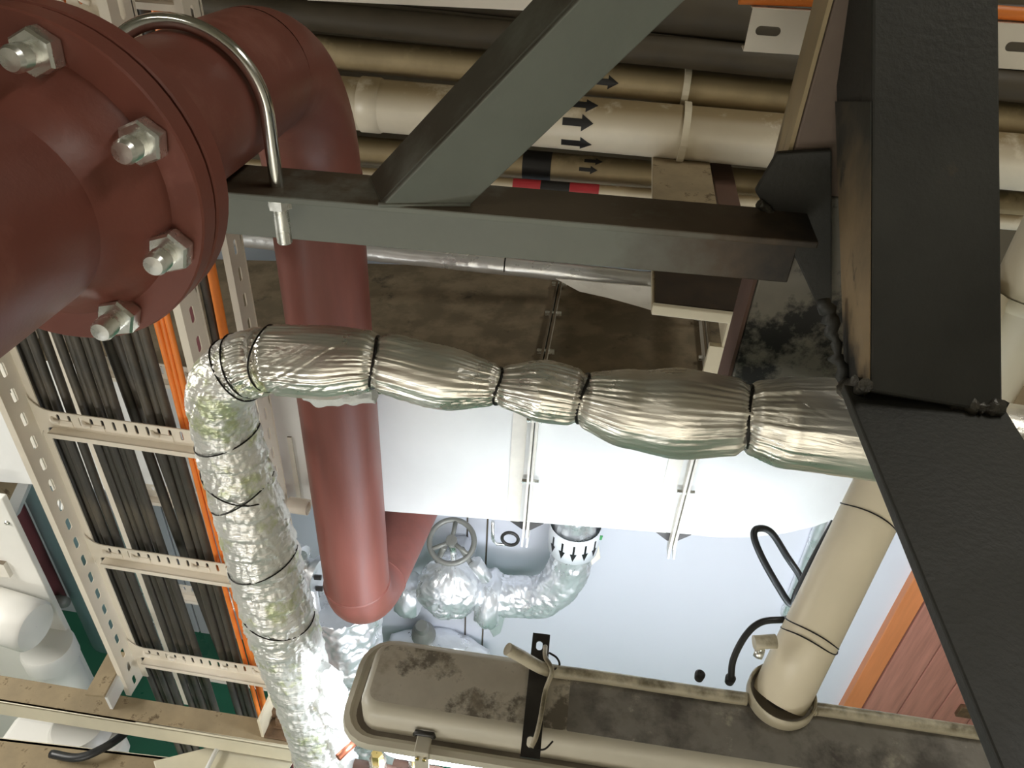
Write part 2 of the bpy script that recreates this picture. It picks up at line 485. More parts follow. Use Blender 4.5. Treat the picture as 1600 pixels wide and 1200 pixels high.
for t0 in (FT - 0.026 - 0.004 - 0.026, FT - 0.026):
    flange(t0, t0 + 0.026).build('flange', m_red, rp, sharp=0.6)
MB().lathe([(RP, FT - .0305), (0.134, FT - .0305), (0.134, FT - .0255), (RP, FT - .0255)], A, d, 48).build('gasket', m_rubber, rp, sharp=0.6)
MB().lathe([(0.116, FT - 0.001), (0.112, FT + 0.008), (0.098, FT + 0.022), (0.088, FT + 0.04), (RP, FT + 0.055)], A, d, 48).build('hub', m_red, rp)
MB().tube(lin(A + d * (FT + 0.05), A + d * 1.75, 6), RP, 48, caps=False).build('pipe', m_red, rp)
MB().lathe([(RP, FT - .0), (0.09, FT - .075), (RP, FT - .09)], A, d, 48).build('hub', m_red, rp)
for k in range(8):
    a = 1.234 - k * PI / 4
    n = math.cos(a) * sv + math.sin(a) * uv
    p = A + n * 0.12
    rot = 0.3 + k * 0.7
    ref = n * math.cos(rot) + d.cross(n) * math.sin(rot)
    hb = MB().lathe([(0.0001, FT - .065), (0.0095, FT - .065), (0.0095, FT + .026)] +
                    [(0.0095 + (0.0006 if i % 2 else -0.0004), FT + .026 + i * 0.0011) for i in range(12)] +
                    [(0.0082, FT + .042), (0.0001, FT + .0425)], p, d, 20).build('hex_bolt', m_zinc, rp, sharp=0.9)
    nb = MB().lathe([(0.009, FT + .0005), (0.0175, FT + .0005), (0.0185, FT + .003), (0.0185, FT + .0155), (0.0165, FT + .018), (0.009, FT + .018)], p, d, 6, sm=False, ref=ref)
    nb.build('nut', m_zinc, hb)
    MB().lathe([(0.009, FT - .064), (0.0135, FT - .064), (0.0145, FT - .062), (0.0145, FT - .058), (0.009, FT - .0565)], p, d, 6, sm=False, ref=ref).build('bolt_head', m_zinc, hb)
# the drop and the bend at its foot
zt = A.z - RE
RB = 0.12
zb = on(575, 978, 'Y', 1.25 - 0.06).z + RP - 0.105
zc = zb + RB
X0 = c0.x - d.x * RE
Y0 = c0.y - d.y * RE
MB().tube(lin((X0, Y0, zt), (X0, Y0, zc), 8), RP, 48, caps=False).build('pipe', m_red2, rp)
hd = V((math.sin(.1), math.cos(.1), 0))
e2 = [V((X0, Y0, zc)) + hd * (RB - RB * math.cos(q)) - V((0, 0, RB * math.sin(q))) for q in [PI / 2 * i / 12 for i in range(13)]]
MB().tube(e2, RP + 0.001, 48, caps=False).build('elbow', m_red2, rp)
MB().tube(lin(e2[-1], e2[-1] + hd * ((YW - .02 - e2[-1].y) / hd.y), 4), RP, 40, caps=False).build('pipe', m_red2, rp)


def bead(o, ax, r, name='weld_bead', par=rp, mat=m_red2, w=0.005):
    MB().lathe([(r - .002, -w), (r + .0022, -w * .4), (r + .0022, w * .4), (r - .002, w)], o, ax, 48).build(name, mat, par)


bead((X0, Y0, zt), (0, 0, 1), RP, mat=m_red)
bead((X0, Y0, zc), (0, 0, 1), RP + .001)
bead(e2[-1], hd, RP)

# ------------------------------------------------------------------ U-bolt
tu = 0.41
cu = A + d * tu
BT = cu.z - RP - 0.001                          # top of the grey crossbeam
ub = thing('u_bolt', 'shiny galvanised u-bolt clamping the red pipe to the grey beam', 'u-bolt', (cu.x, cu.y, BT))
rr = RP + 0.0105
path = [cu + sv * rr + V((0, 0, BT - 0.07 - cu.z))]
path += lin(cu + sv * rr + V((0, 0, BT - 0.02 - cu.z)), cu + sv * rr, 3)
path += [cu + rr * (math.cos(a) * sv + math.sin(a) * V((0, 0, 1))) for a in [PI * i / 36 for i in range(1, 36)]]
path += lin(cu - sv * rr, cu - sv * rr + V((0, 0, BT - 0.07 - cu.z)), 3)
MB().tube(path, 0.0085, 20).build('rod', m_chrome, ub)
for sgn in (1, -1):
    b0 = cu + sv * rr * sgn
    b0.z = BT
    MB().lathe([(0.0088 + (0.0009 if i % 2 else 0), -0.076 + i * 0.0014) for i in range(46)] + [(0.001, -0.012)], b0, (0, 0, 1), 20).build('thread', m_zinc, ub)
    for zz in (-0.028,):
        MB().lathe([(0.009, zz), (0.0155, zz), (0.0155, zz + 0.013), (0.009, zz + 0.013)], b0, (0, 0, 1), 6, sm=False).build('nut', m_zinc, ub)
    MB().lathe([(0.009, -0.0145), (0.019, -0.0145), (0.019, -0.0115), (0.009, -0.0115)], b0, (0, 0, 1), 24).build('washer', m_zinc, ub, sharp=.6)

# ------------------------------------------------------------------ welded steel bracket
br = thing('steel_bracket', 'welded dark steel bracket with diagonal brace and charred black strut', 'bracket', (0.35, 0.8, BT))
yA, yB = 0.815, 0.905
pl = on(375, 310, 'Z', BT)
xa, xb = -0.66, 0.25
cm = MB()


def beam_y(x):                                 # the beam runs very slightly skewed to the wall
    return (x + 0.42) * 0.055


def skew(x, y, z):
    return V((x, y + beam_y(x), z))


cm.hexa([skew(xa, yA, BT), skew(xb, yA, BT), skew(xb, yB, BT), skew(xa, yB, BT),
         skew(xa, yA, BT - .009), skew(xb, yA, BT - .009), skew(xb, yB, BT - .009), skew(xa, yB, BT - .009)])
cm.hexa([skew(xa, yB - .009, BT - .009), skew(xb, yB - .009, BT - .009), skew(xb, yB, BT - .009), skew(xa, yB, BT - .009),
         skew(xa, yB - .009, BT - .097), skew(xb, yB - .009, BT - .097), skew(xb, yB, BT - .097), skew(xa, yB, BT - .097)])
cm.build('crossbeam', m_greyb, br, bevel=0.002)
yd = 0.822
q0 = on(600, 318, 'Y', yd); q1 = on(905, 0, 'Y', yd); q2 = on(770, 300, 'Y', yd); q3 = on(1090, 0, 'Y', yd)
dd = (q1 - q0).normalized()
dn = V((dd.z, 0, -dd.x))                        # across the brace, down-right
wd = (q2 - q0).dot(dn)
qs = q0 - dd * 0.0
sb = MB()
L1 = 0.46
s0 = q0; s1 = q0 + dd * L1
lo = (BT - (q0 + dn * wd).z) / dd.z              # web reaches the beam top on its lower side
top_cut = (BT - q0.z) / dd.z
a0 = q0 + dd * top_cut; b0_ = q0 + dn * wd + dd * lo
tw = 0.36                                        # the angle section is turned a little about its length
fv = V((0, math.cos(tw), 0)) - dn * math.sin(tw)  # flange direction
wv_ = dn * math.cos(tw) + V((0, math.sin(tw), 0))  # web direction
wn = fv * 1.0
W2 = wd / math.cos(tw) * .97


def cut(p):                                      # slide along the brace to the beam top
    return p + dd * ((BT - p.z) / dd.z)


c1, c2, c3 = q0, q0 + wv_ * W2, q0 + fv * .085
sb.hexa([cut(c1), cut(c2), c2 + dd * L1, c1 + dd * L1, cut(c1 + wn * .009), cut(c2 + wn * .009), c2 + wn * .009 + dd * L1, c1 + wn * .009 + dd * L1])
sb.hexa([cut(c1 + wn * .009), cut(c3), c3 + dd * L1, c1 + wn * .009 + dd * L1, cut(c1 + wn * .009 + wv_ * .009), cut(c3 + wv_ * .009), c3 + wv_ * .009 + dd * L1, c1 + wn * .009 + wv_ * .009 + dd * L1])
a0 = cut(c1); b0_ = cut(c2)
sb.build('brace', m_grey, br, bevel=0.002)
MB().tube(lin(a0 + V((-.004, 0, .001)), b0_ + V((0, 0, .001)), 12), 0.0035, 8).build('weld_bead', m_grey, br)
# strut
s_bl = dep(1360, 612, .775); s_br = dep(1567, 648, .775)
s_tl = dep(1364, -130, .745); s_tr = dep(1560, -130, .745)
b_bl = dep(1322, 612, .895); b_tl = dep(1297, -130, .86)
sw = (s_tr - s_tl); bw = (s_br - s_bl)
MB().hexa([s_bl, s_br, s_tr, s_tl, b_bl, b_bl + bw, b_tl + sw, b_tl]).build('strut', m_black, br, bevel=0.003)
off = (s_bl - s_br).normalized() * 0.0015
MB().hexa([s_bl + off * .2, s_tl.lerp(s_bl, .38) + off * .2, b_tl.lerp(b_bl, .38) + off * .2, b_bl + off * .2, s_bl + off, s_tl.lerp(s_bl, .38) + off, b_tl.lerp(b_bl, .38) + off, b_bl + off]).build('scorched_side', m_tan, br, label='tan primer with burnt streaks')
# bearer: flat plate that runs towards the viewer
bz = 3.236
p1 = on(1318, 600, 'Z', bz); p2 = on(1572, 640, 'Z', bz); 
f1 = on(1585, 1250, 'Z', bz); f2 = V((p2.x, f1.y, bz))
f2 = V((p2.x + .005, f1.y, bz))
MB().prism([p1, f1, f2, p2], (0, 0, -0.012)).build('bearer', m_black, br, bevel=0.002)
MB().prism([p2 + V((-.012, 0, -.012)), f2 + V((-.012, 0, -.012)), f2 + V((0, 0, -.012)), p2 + V((0, 0, -.012))], (0, 0, -0.09)).build('bearer_leg', m_black, br)
wp = smooth_path([p1 + V((.01, .0, .004)), p1.lerp(p2, .3) + V((0, -.004, .006)), p1.lerp(p2, .5) + V((0, .006, .006)), p1.lerp(p2, .75) + V((0, -.012, .005)), p2 + V((-.006, -.004, .006))], 10)
wp = [p + V(((random.random() - .5) * .003, (random.random() - .5) * .004, (random.random() - .5) * .002)) for p in wp]
MB().tube(wp, [0.005 + 0.006 * random.random() for _ in wp], 8).build('weld_bead', m_weld, br)
wp = [s_bl.lerp(b_bl, t) + off * 3 + V(((random.random() - .5) * .008, 0, (random.random() - .2) * .012)) for t in [i / 12 for i in range(13)]]
MB().tube(wp, [0.006 + 0.006 * random.random() for _ in wp], 8).build('weld_bead', m_weld, br)

wp = [dep(x, y, dd_) for x, y, dd_ in ((1284, 468, .865), (1297, 500, .868), (1303, 530, .87), (1310, 560, .872), (1318, 590, .875), (1326, 612, .878))]
wp = [p + V(((random.random() - .5) * .006, (random.random() - .5) * .004, 0)) for p in smooth_path(wp, 4)]
MB().tube(wp, [.004 + .007 * random.random() for _ in wp], 8).build('weld_bead', m_black, br)

# post behind: front face dark, left face cream
yP = 0.945
pf = [on(1288, 40, 'Y', yP), on(1240, 250, 'Y', yP), on(1168, 500, 'Y', yP)]
xf = sum(p.x for p in pf) / 3
zlo = on(1150, 640, 'Y', yP).z
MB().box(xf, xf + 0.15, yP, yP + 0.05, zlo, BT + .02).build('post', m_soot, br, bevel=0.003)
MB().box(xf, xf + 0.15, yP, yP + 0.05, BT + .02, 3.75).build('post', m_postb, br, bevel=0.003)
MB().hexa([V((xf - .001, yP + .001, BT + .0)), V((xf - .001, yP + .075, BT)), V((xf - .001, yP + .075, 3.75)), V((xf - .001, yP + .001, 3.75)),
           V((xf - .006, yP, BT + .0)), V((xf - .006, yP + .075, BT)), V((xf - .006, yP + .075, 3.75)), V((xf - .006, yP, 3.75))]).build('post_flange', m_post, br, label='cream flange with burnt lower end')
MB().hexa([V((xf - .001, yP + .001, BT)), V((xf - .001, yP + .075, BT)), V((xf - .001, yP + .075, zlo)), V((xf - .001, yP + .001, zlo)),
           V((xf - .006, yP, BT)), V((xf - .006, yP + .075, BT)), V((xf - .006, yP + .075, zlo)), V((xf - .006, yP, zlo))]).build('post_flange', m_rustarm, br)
# charred gusset between post and strut
g = [on(1180, 300, 'Y', yP - .012), on(1215, 240, 'Y', yP - .012), on(1300, 235, 'Y', yP - .012), on(1300, 500, 'Y', yP - .012), on(1284, 492, 'Y', yP - .012), on(1232, 380, 'Y', yP - .012)]
MB().prism(g, (0, .011, 0)).build('gusset', m_black, br, bevel=.002)
wp = [on(x, y, 'Y', yP - .02) + V((0, random.random() * .006, 0)) for x, y in ((1186, 318), (1200, 330), (1212, 352), (1222, 366), (1230, 378))]
MB().tube(smooth_path(wp, 5), 0.006, 8).build('weld_bead', m_weld, br)

# ------------------------------------------------------------------ overhead pipes along the back wall


def pipe_px(x0, t0, b0, x1, t1, b1, Yc0, xa=-2.2, xb=2.2):
    """horizontal pipe whose upper and lower outlines pass the given photo points"""
    def cen(x, t, b):
        u = ray(x, t).normalized(); v_ = ray(x, b).normalized()
        m = (u + v_).normalized(); h = math.acos(max(-1, min(1, u.dot(v_)))) / 2
        k = (Yc0 - CAM.y) / m.y
        return CAM + m * k, k * math.sin(h)
    a, ra = cen(x0, t0, b0); b, rb = cen(x1, t1, b1)
    dirv = (b - a) / (b.x - a.x)
    return a + dirv * (xa - a.x), a + dirv * (xb - a.x), (ra + rb) / 2, dirv.normalized()


OV = {}
for nm, lab, args, Yc0, mt in (
        ('B', 'thick cream pipe with black arrows in the overhead run', (600, 122, 209, 1000, 160, 242), 2.02, m_pipe),
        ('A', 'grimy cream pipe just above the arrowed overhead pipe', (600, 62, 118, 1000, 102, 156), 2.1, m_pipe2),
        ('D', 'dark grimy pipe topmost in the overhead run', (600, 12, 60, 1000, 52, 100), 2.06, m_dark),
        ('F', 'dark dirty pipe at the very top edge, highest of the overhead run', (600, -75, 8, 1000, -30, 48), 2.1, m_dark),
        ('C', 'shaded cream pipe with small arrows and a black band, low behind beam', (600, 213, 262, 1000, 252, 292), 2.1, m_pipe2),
        ('E', 'thin cream pipe with red and black bands behind the beam', (600, 264, 286, 1000, 293, 316), 2.0, m_pipe)):
    a, b, r, dv = pipe_px(*args, Yc0)
    t = thing('overhead_pipe', lab, 'pipe', a, 'overhead pipes along the back wall')
    MB().tube(lin(a, b, 6), r, 32).build('pipe', mt, t)
    OV[nm] = (t, a, dv, r)


def on_pipe(nm, px, py):
    t, a, dv, r = OV[nm]
    q = on(px, py, 'Y', a.y)
    return (q.x - a.x) / dv.x


def arrow(nm, px, py, th, L, W):
    """black arrow lying on the pipe's skin; th = angle above the horizontal"""
    t, a, dv, r = OV[nm]
    s = on_pipe(nm, px, py)
    out = V((0, -1, 0)); out = (out - dv * out.dot(dv)).normalized(); up = dv.cross(out); up = up if up.z > 0 else -up
    mb = MB()
    def P(x, y, h):
        an = th + y / r
        return a + dv * (s + x) + (out * math.cos(an) + up * math.sin(an)) * (r + h)
    for xs0, xs1, hw0, hw1, nn in ((-L / 2, L * .12, W * .22, W * .22, 3), (L * .12, L / 2, W / 2, 0.0002, 6)):
        rows = 6
        for q in range(rows):
            y0a, y1a = -hw0 + 2 * hw0 * q / rows, -hw0 + 2 * hw0 * (q + 1) / rows
            y0b, y1b = -hw1 + 2 * hw1 * q / rows, -hw1 + 2 * hw1 * (q + 1) / rows
            mb.add([P(xs0, y0a, .0014), P(xs1, y0b, .0014), P(xs1, y1b, .0014), P(xs0, y1a, .0014), P(xs0, y0a, -.0006), P(xs1, y0b, -.0006), P(xs1, y1b, -.0006), P(xs0, y1a, -.0006)],
                   [(0, 1, 2, 3), (4, 7, 6, 5), (0, 4, 5, 1), (1, 5, 6, 2), (2, 6, 7, 3), (3, 7, 4, 0)])
    mb.build('arrow', m_arrow, t, label='black flow arrow')


arrow('B', 905, 190, .34, .078, .042)
arrow('B', 902, 223, -.5, .078, .042)
arrow('B', 912, 160, 1.05, .078, .042)
arrow('A', 945, 132, .1, .07, .035)
arrow('C', 920, 262, .35, .05, .022)
arrow('C', 928, 250, 1.0, .05, .022)


def band(nm, px0, px1, py, mt, name='band', h=.0008):
    t, a, dv, r = OV[nm]
    s0, s1 = on_pipe(nm, px0, py), on_pipe(nm, px1, py)
    MB().lathe([(r - .001, s0), (r + h, s0), (r + h, s1), (r - .001, s1)], a, dv, 32).build(name, mt, t, sharp=.6, label='black band' if mt is m_arrow else 'red band')


band('C', 818, 862, 262, m_arrow)
band('E', 802, 845, 292, m_redband)
band('E', 845, 890, 296, m_arrow, h=.001)
band('E', 890, 936, 298, m_redband)
# fitting sleeve on the arrowed pipe, left
t, a, dv, r = OV['B']
s0 = on_pipe('B', 583, 165)
MB().lathe([(r - .001, s0 - .03), (r + .004, s0 - .028), (r + .004, s0 + .02), (r - .001, s0 + .03)], a, dv, 32).build('sleeve', m_pipe, t)
# flat saddle straps over the two pipes
for nm, px in (('A', 1068), ('B', 1078)):
    t, a, dv, r = OV[nm]
    s0 = on_pipe(nm, px, 150)
    out = V((0, -1, 0)); up = V((0, 0, 1))
    st = MB()
    pts = []
    for i in range(17):
        an = math.radians(-62 + i * 11)
        pts.append((out * math.cos(an) + up * math.sin(an)))
    ww = 0.017
    c = a + dv * s0
    ends = c + out * .0 
    loop_o = [c + p * (r + .009) for p in pts]; loop_i = [c + p * (r + .001) for p in pts]
    tail = c + pts[0] * (r + .005) + V((0, -.004, -.045))
    n = len(pts)
    vs = []
    for p in [tail + V((0, -.004, 0))] + loop_o:
        vs += [p - dv * ww / 2, p + dv * ww / 2]
    for p in [tail + V((0, .004, 0))] + loop_i:
        vs += [p - dv * ww / 2, p + dv * ww / 2]
    m_ = n + 1; fs = []
    for i in range(m_ - 1):
        o1, o2 = 2 * i, 2 * i + 2; i1, i2 = 2 * m_ + 2 * i, 2 * m_ + 2 * i + 2
        fs += [(o1, o1 + 1, o2 + 1, o2), (i1, i2, i2 + 1, i1 + 1), (o1, o2, i2, i1), (o1 + 1, i1 + 1, i2 + 1, o2 + 1)]
    fs += [(0, 2 * m_, 2 * m_ + 1, 1), (2 * m_ - 2, 2 * m_ - 1, 4 * m_ - 1, 4 * m_ - 2)]
    st.add(vs, fs)
    o = st.build('pipe_strap', m_cream)
    tag(o, 'cream strap around the arrowed overhead pipe' if nm == 'B' else 'grimy strap around the pipe above the arrowed one', 'strap', 'pipe straps')

# support arm under the pipes, running to the viewer, dusty top
tz = on(1060, 262, 'Y', 1.93).z
l0 = on(1020, 318, 'Z', tz); r0 = on(1122, 330, 'Z', tz)
e0 = on(1025, 474, 'Z', tz)
arm = thing('pipe_support_arm', 'dusty cream support arm under the arrowed overhead pipe', 'support', (r0.x - .05, 2.0, tz))
x0, x1 = l0.x, r0.x
MB().box(x0, x1, e0.y, YW, tz - .01, tz).build('top_flange', m_beamtop, arm, bevel=.002)
MB().box(x0, x0 + .008, e0.y, YW, tz - .02, tz - .01).build('side_web', m_cream, arm)
MB().box(x1 - .008, x1, e0.y, YW, tz - .075, tz - .01).build('side_web', m_cream, arm)
MB().box(x0, x1 + .01, e0.y - .012, e0.y, tz - .018, tz + .002).build('end_lip', m_cream, arm, bevel=.002)
MB().box(x0 + .004, x1 + .04, e0.y, e0.y + .2, tz + .0005, tz + .004).build('scorched_patch', M('scorched_brown', srgb(58, 46, 34), .7, var=.4, vs=20, bump=.1), arm, label='burnt brown end')
arm2 = MB().box(x1 + .02, x1 + .075, e0.y + .15, YW, tz - .06, tz - .045).build('support_arm', m_rustarm, bevel=.002)
tag(arm2, 'red-brown flat arm beside the dusty cream support arm', 'support')
lg = MB().box(x1 - .03, x1 + .005, e0.y - .002, e0.y + .012, tz - .35, tz - .075).build('hanger_leg', m_cream, arm)

# silver pipe over the duct
sp0 = on(375, 372, 'Y', 1.8); sp1 = on(1022, 440, 'Y', 1.8)
pr_ = 0.024
pts = lin(sp0 + (sp0 - sp1) * 0.9, sp1, 120)
fp = thing('foil_wrapped_pipe', 'thin silver foil-wrapped pipe lying behind the grey crossbeam', 'pipe', sp1)
MB().tube(pts, pr_, 24, rf=lambda i, L, a, r: r * (1 + .05 * noise.noise(V((L * 18, math.cos(a) * 2, math.sin(a) * 2))))).build('foil_wrap', m_foil3, fp)
cq = on(790, 412, 'Y', 1.8)
MB().lathe([(pr_ + .002 * math.cos(k), .002 * math.sin(k)) for k in [2 * PI * i / 6 for i in range(7)]], cq + V((0, 0, -.002)), (sp1 - sp0), 24).build('wire_tie', m_wire, fp)
# white sheet scraps hanging from it
for name, lab, pp in (('plastic_sheet', 'crumpled white sheet hanging under the silver pipe', [(868, 436), (1018, 448), (1026, 488), (1000, 480), (950, 466), (905, 456)]),
                      ('plastic_sheet', 'small white scrap right of the scorched arm end', [(1058, 478), (1112, 484), (1112, 502), (1092, 500), (1070, 490)])):
    P = [on(x, y, 'Y', 1.70) for x, y in pp]
    o = MB().prism(P, (0, .006, 0)).build(name, m_plastic, bevel=.002)
    tag(o, lab, 'sheet', 'white sheet scraps')

# ------------------------------------------------------------------ upper cable tray (horizontal)
tr = thing('tray_rail', 'white slotted tray rail with a cut end near the black strut', 'tray rail', on(1165, 45, 'Y', 1.25))
r0_ = on(1162, 78, 'Y', 1.25); r1_ = on(1600, 107, 'Y', 1.25)
ru = (r1_ - r0_).normalized(); rh = (on(1168, 14, 'Y', 1.25) - r0_).z
LL = (r1_ - r0_).length * 1.3
loops = [rect(0, LL, 0, rh)]
sx0 = ((on(1200, 47, 'Y', 1.25) - r0_).dot(ru))
sx1 = ((on(1590, 77, 'Y', 1.25) - r0_).dot(ru))
stp = (sx1 - sx0) / 4
k = 0
while sx0 + k * stp < LL - .04:
    loops.append(slot(sx0 + k * stp, rh * .5, .036, .013)); k += 1
MB().plate(loops, r0_, ru, V((0, 0, 1)), -.002).build('web', m_tray, tr)
MB().prism([r0_, r0_ + ru * LL, r0_ + ru * LL + V((0, .03, 0)), r0_ + V((0, .03, 0))], (0, 0, -.002)).build('flange', m_tray, tr)
MB().prism([r0_ + V((0, 0, rh)), r0_ + ru * LL + V((0, 0, rh)), r0_ + ru * LL + V((0, .02, rh)), r0_ + V((0, .02, rh))], (0, 0, .002)).build('flange', m_tray, tr)
for i, (mt, lab) in enumerate(((m_orange, 'orange cable lying on the upper white tray rail'), (m_maroon, 'dark red cable beside the orange one on the upper tray rail'), (m_cable, 'black cable behind the orange one on the upper tray rail'))):
    P = smooth_path([r0_ + ru * s_ + V((0, .015 + i * .018, rh + .012 + .003 * math.sin(s_ * 9 + i))) for s_ in (-.02, .12, .3, .5, LL)], 6)
    o = MB().tube(P, .009, 12).build('power_cable', mt); tag(o, lab, 'cable', 'cables on the upper tray')
tr2 = thing('tray_rail', 'pale tray rail along the top edge above the dark pipe', 'tray rail', on(700, 0, 'Y', 1.7))
a_ = on(480, -2, 'Y', 1.7); b_ = on(905, 18, 'Y', 1.7)
ru = (b_ - a_).normalized()
LL = (b_ - a_).length * 1.15
MB().plate([rect(0, LL, 0, .07)] + [slot(.08 + .12 * k, .035, .036, .014) for k in range(int(LL / .12))], a_, ru, V((0, 0, 1)), -.003).build('web', m_tray, tr2)
MB().prism([a_, a_ + ru * LL, a_ + ru * LL + V((0, .03, 0)), a_ + V((0, .03, 0))], (0, 0, -.003)).build('flange', m_tray, tr2)

# ------------------------------------------------------------------ rectangular duct
DY = 1.42                                       # front face of the duct
du = thing('air_duct', 'white rectangular air duct with dust-darkened top and bolted flange joints', 'duct', (0, 1.7, 2.1))
db0 = on(620, 800, 'Y', DY); db1 = on(1000, 829, 'Y', DY)
zD0, zD1 = db0.z, db1.z
dk = (db1 - db0) / (db1.x - db0.x)              # duct's own slight rise


def dp(x, y, h):
    """point on the duct: x along, y depth from its front face, h above its lower edge"""
    return V((x, DY + y, db0.z + dk.z * (x - db0.x) + h))


HD = on(830, 602, 'Y', DY).z - (db0.z + dk.z * (on(830, 602, 'Y', DY).x - db0.x))
WD = 0.58
XE = on(1100, 700, 'Y', DY).x                   # where the bend starts
XS = -2.4
body = MB()
rings = []
for x in (XS, XE):
    rings.append([dp(x, 0, 0), dp(x, WD, 0), dp(x, WD, HD), dp(x, 0, HD)])
RB_ = 0.12
for k in range(1, 13):                           # bend that turns into the wall
    a = PI / 2 * k / 12
    def bend(y, h):
        rad = RB_ + WD - y
        return V((XE + rad * math.sin(a), DY + WD + RB_ - rad * math.cos(a), dp(XE, 0, h).z))
    rings.append([bend(0, 0), bend(WD, 0), bend(WD, HD), bend(0, HD)])
vs = [p for r_ in rings for p in r_]
m_ = len(rings)
body.add(vs, [(4 * i + j, 4 * i + (j + 1) % 4, 4 * i + 4 + (j + 1) % 4, 4 * i + 4 + j) for i in range(m_ - 1) for j in (0, 1, 3)], True)
body.build('shell', m_white, du, sharp=.5)
top = MB()
top.add(vs, [(4 * i + 2, 4 * i + 3, 4 * i + 7, 4 * i + 6) for i in range(m_ - 1)])
top.build('top_panel', m_ducttop, du, label='top sheet dark with soot and dust')


def duct_flange(x, both=True):
    fl = thing_part = MB()
    h = .03; tt = .006
    for dx in ((-.005, .005) if both else (0,)):
        fl.box(0, 0, 0, 0, 0, 0) if False else None
        o4 = [dp(x + dx - tt / 2, -h, -h), dp(x + dx - tt / 2, WD, -h), dp(x + dx - tt / 2, WD, HD + h), dp(x + dx - tt / 2, -h, HD + h)]
        i4 = [dp(x + dx - tt / 2, 0, 0), dp(x + dx - tt / 2, WD - h, 0), dp(x + dx - tt / 2, WD - h, HD), dp(x + dx - tt / 2, 0, HD)]
        sh = V((tt, 0, 0))
        vv = o4 + i4 + [p + sh for p in o4] + [p + sh for p in i4]
        ff = []
        for j in range(4):
            k = (j + 1) % 4
            ff += [(j, k, 4 + k, 4 + j), (8 + j, 12 + j, 12 + k, 8 + k), (j, 8 + j, 8 + k, k), (4 + j, 4 + k, 12 + k, 12 + j)]
        fl.add(vv, ff)
    f = fl.build('flange', m_strip, du)
    # pressed seam strips each side
    for y, h_ in ((-.002, .02), (-.002, HD * .33), (-.002, HD * .62)):
        pass
    for hh in (HD * .36, HD * .8):
        MB().tube([dp(x - .02, -.016, hh), dp(x + .022, -.016, hh)], .007, 6, sm=False).build('bolt', m_zinc, f)
    for yy in (.12, .3, .46):
        MB().tube([dp(x - .02, yy, HD + .016), dp(x + .022, yy, HD + .016)], .007, 6, sm=False).build('bolt', m_zinc, f)
    # corner ears at the lower front corner
    MB().prism([dp(x - .008, -h, -h), dp(x - .008, -h - .012, -h - .022), dp(x - .008, .0, -h - .03), dp(x - .008, .02, -h)], (.005, 0, 0)).build('corner_ear', m_white, f)
    MB().prism([dp(x + .005, -h, -h), dp(x + .005, -h - .014, -h - .02), dp(x + .005, .0, -h - .028), dp(x + .005, .02, -h)], (.005, 0, 0)).build('corner_ear', m_white, f)
    MB().prism([dp(x - .045, 0, -.002), dp(x + .045, 0, -.002), dp(x + .012, 0, -.03), dp(x - .012, 0, -.03)], (0, .006, 0)).build('corner_plate', m_bar, f)
    # seam bands left of the joint
    MB().box(0, 0, 0, 0, 0, 0) if False else None
    st = MB()
    st.hexa([dp(x - .055, -.003, .002), dp(x - .02, -.003, .002), dp(x - .02, -.003, HD), dp(x - .055, -.003, HD),
             dp(x - .055, .0, .002), dp(x - .02, .0, .002), dp(x - .02, .0, HD), dp(x - .055, .0, HD)])
    st.build('seam_strip', m_strip, f)


for xx in (-0.095, 0.285):
    duct_flange(xx)
duct_flange(-1.45)

for px_ in (452, 478, 489):                      # slim strips on the face left of the red pipe
    x_ = on(px_, 700, 'Y', DY).x
    hh_ = HD - .03 if px_ == 478 else HD * .55
    MB().hexa([dp(x_, -.004, .03), dp(x_ + .012, -.004, .03), dp(x_ + .012, -.004, hh_), dp(x_, -.004, hh_), dp(x_, 0, .03), dp(x_ + .012, 0, .03), dp(x_ + .012, 0, hh_), dp(x_, 0, hh_)]).build('seam_strip', m_strip, du)

# ------------------------------------------------------------------ cable ladders


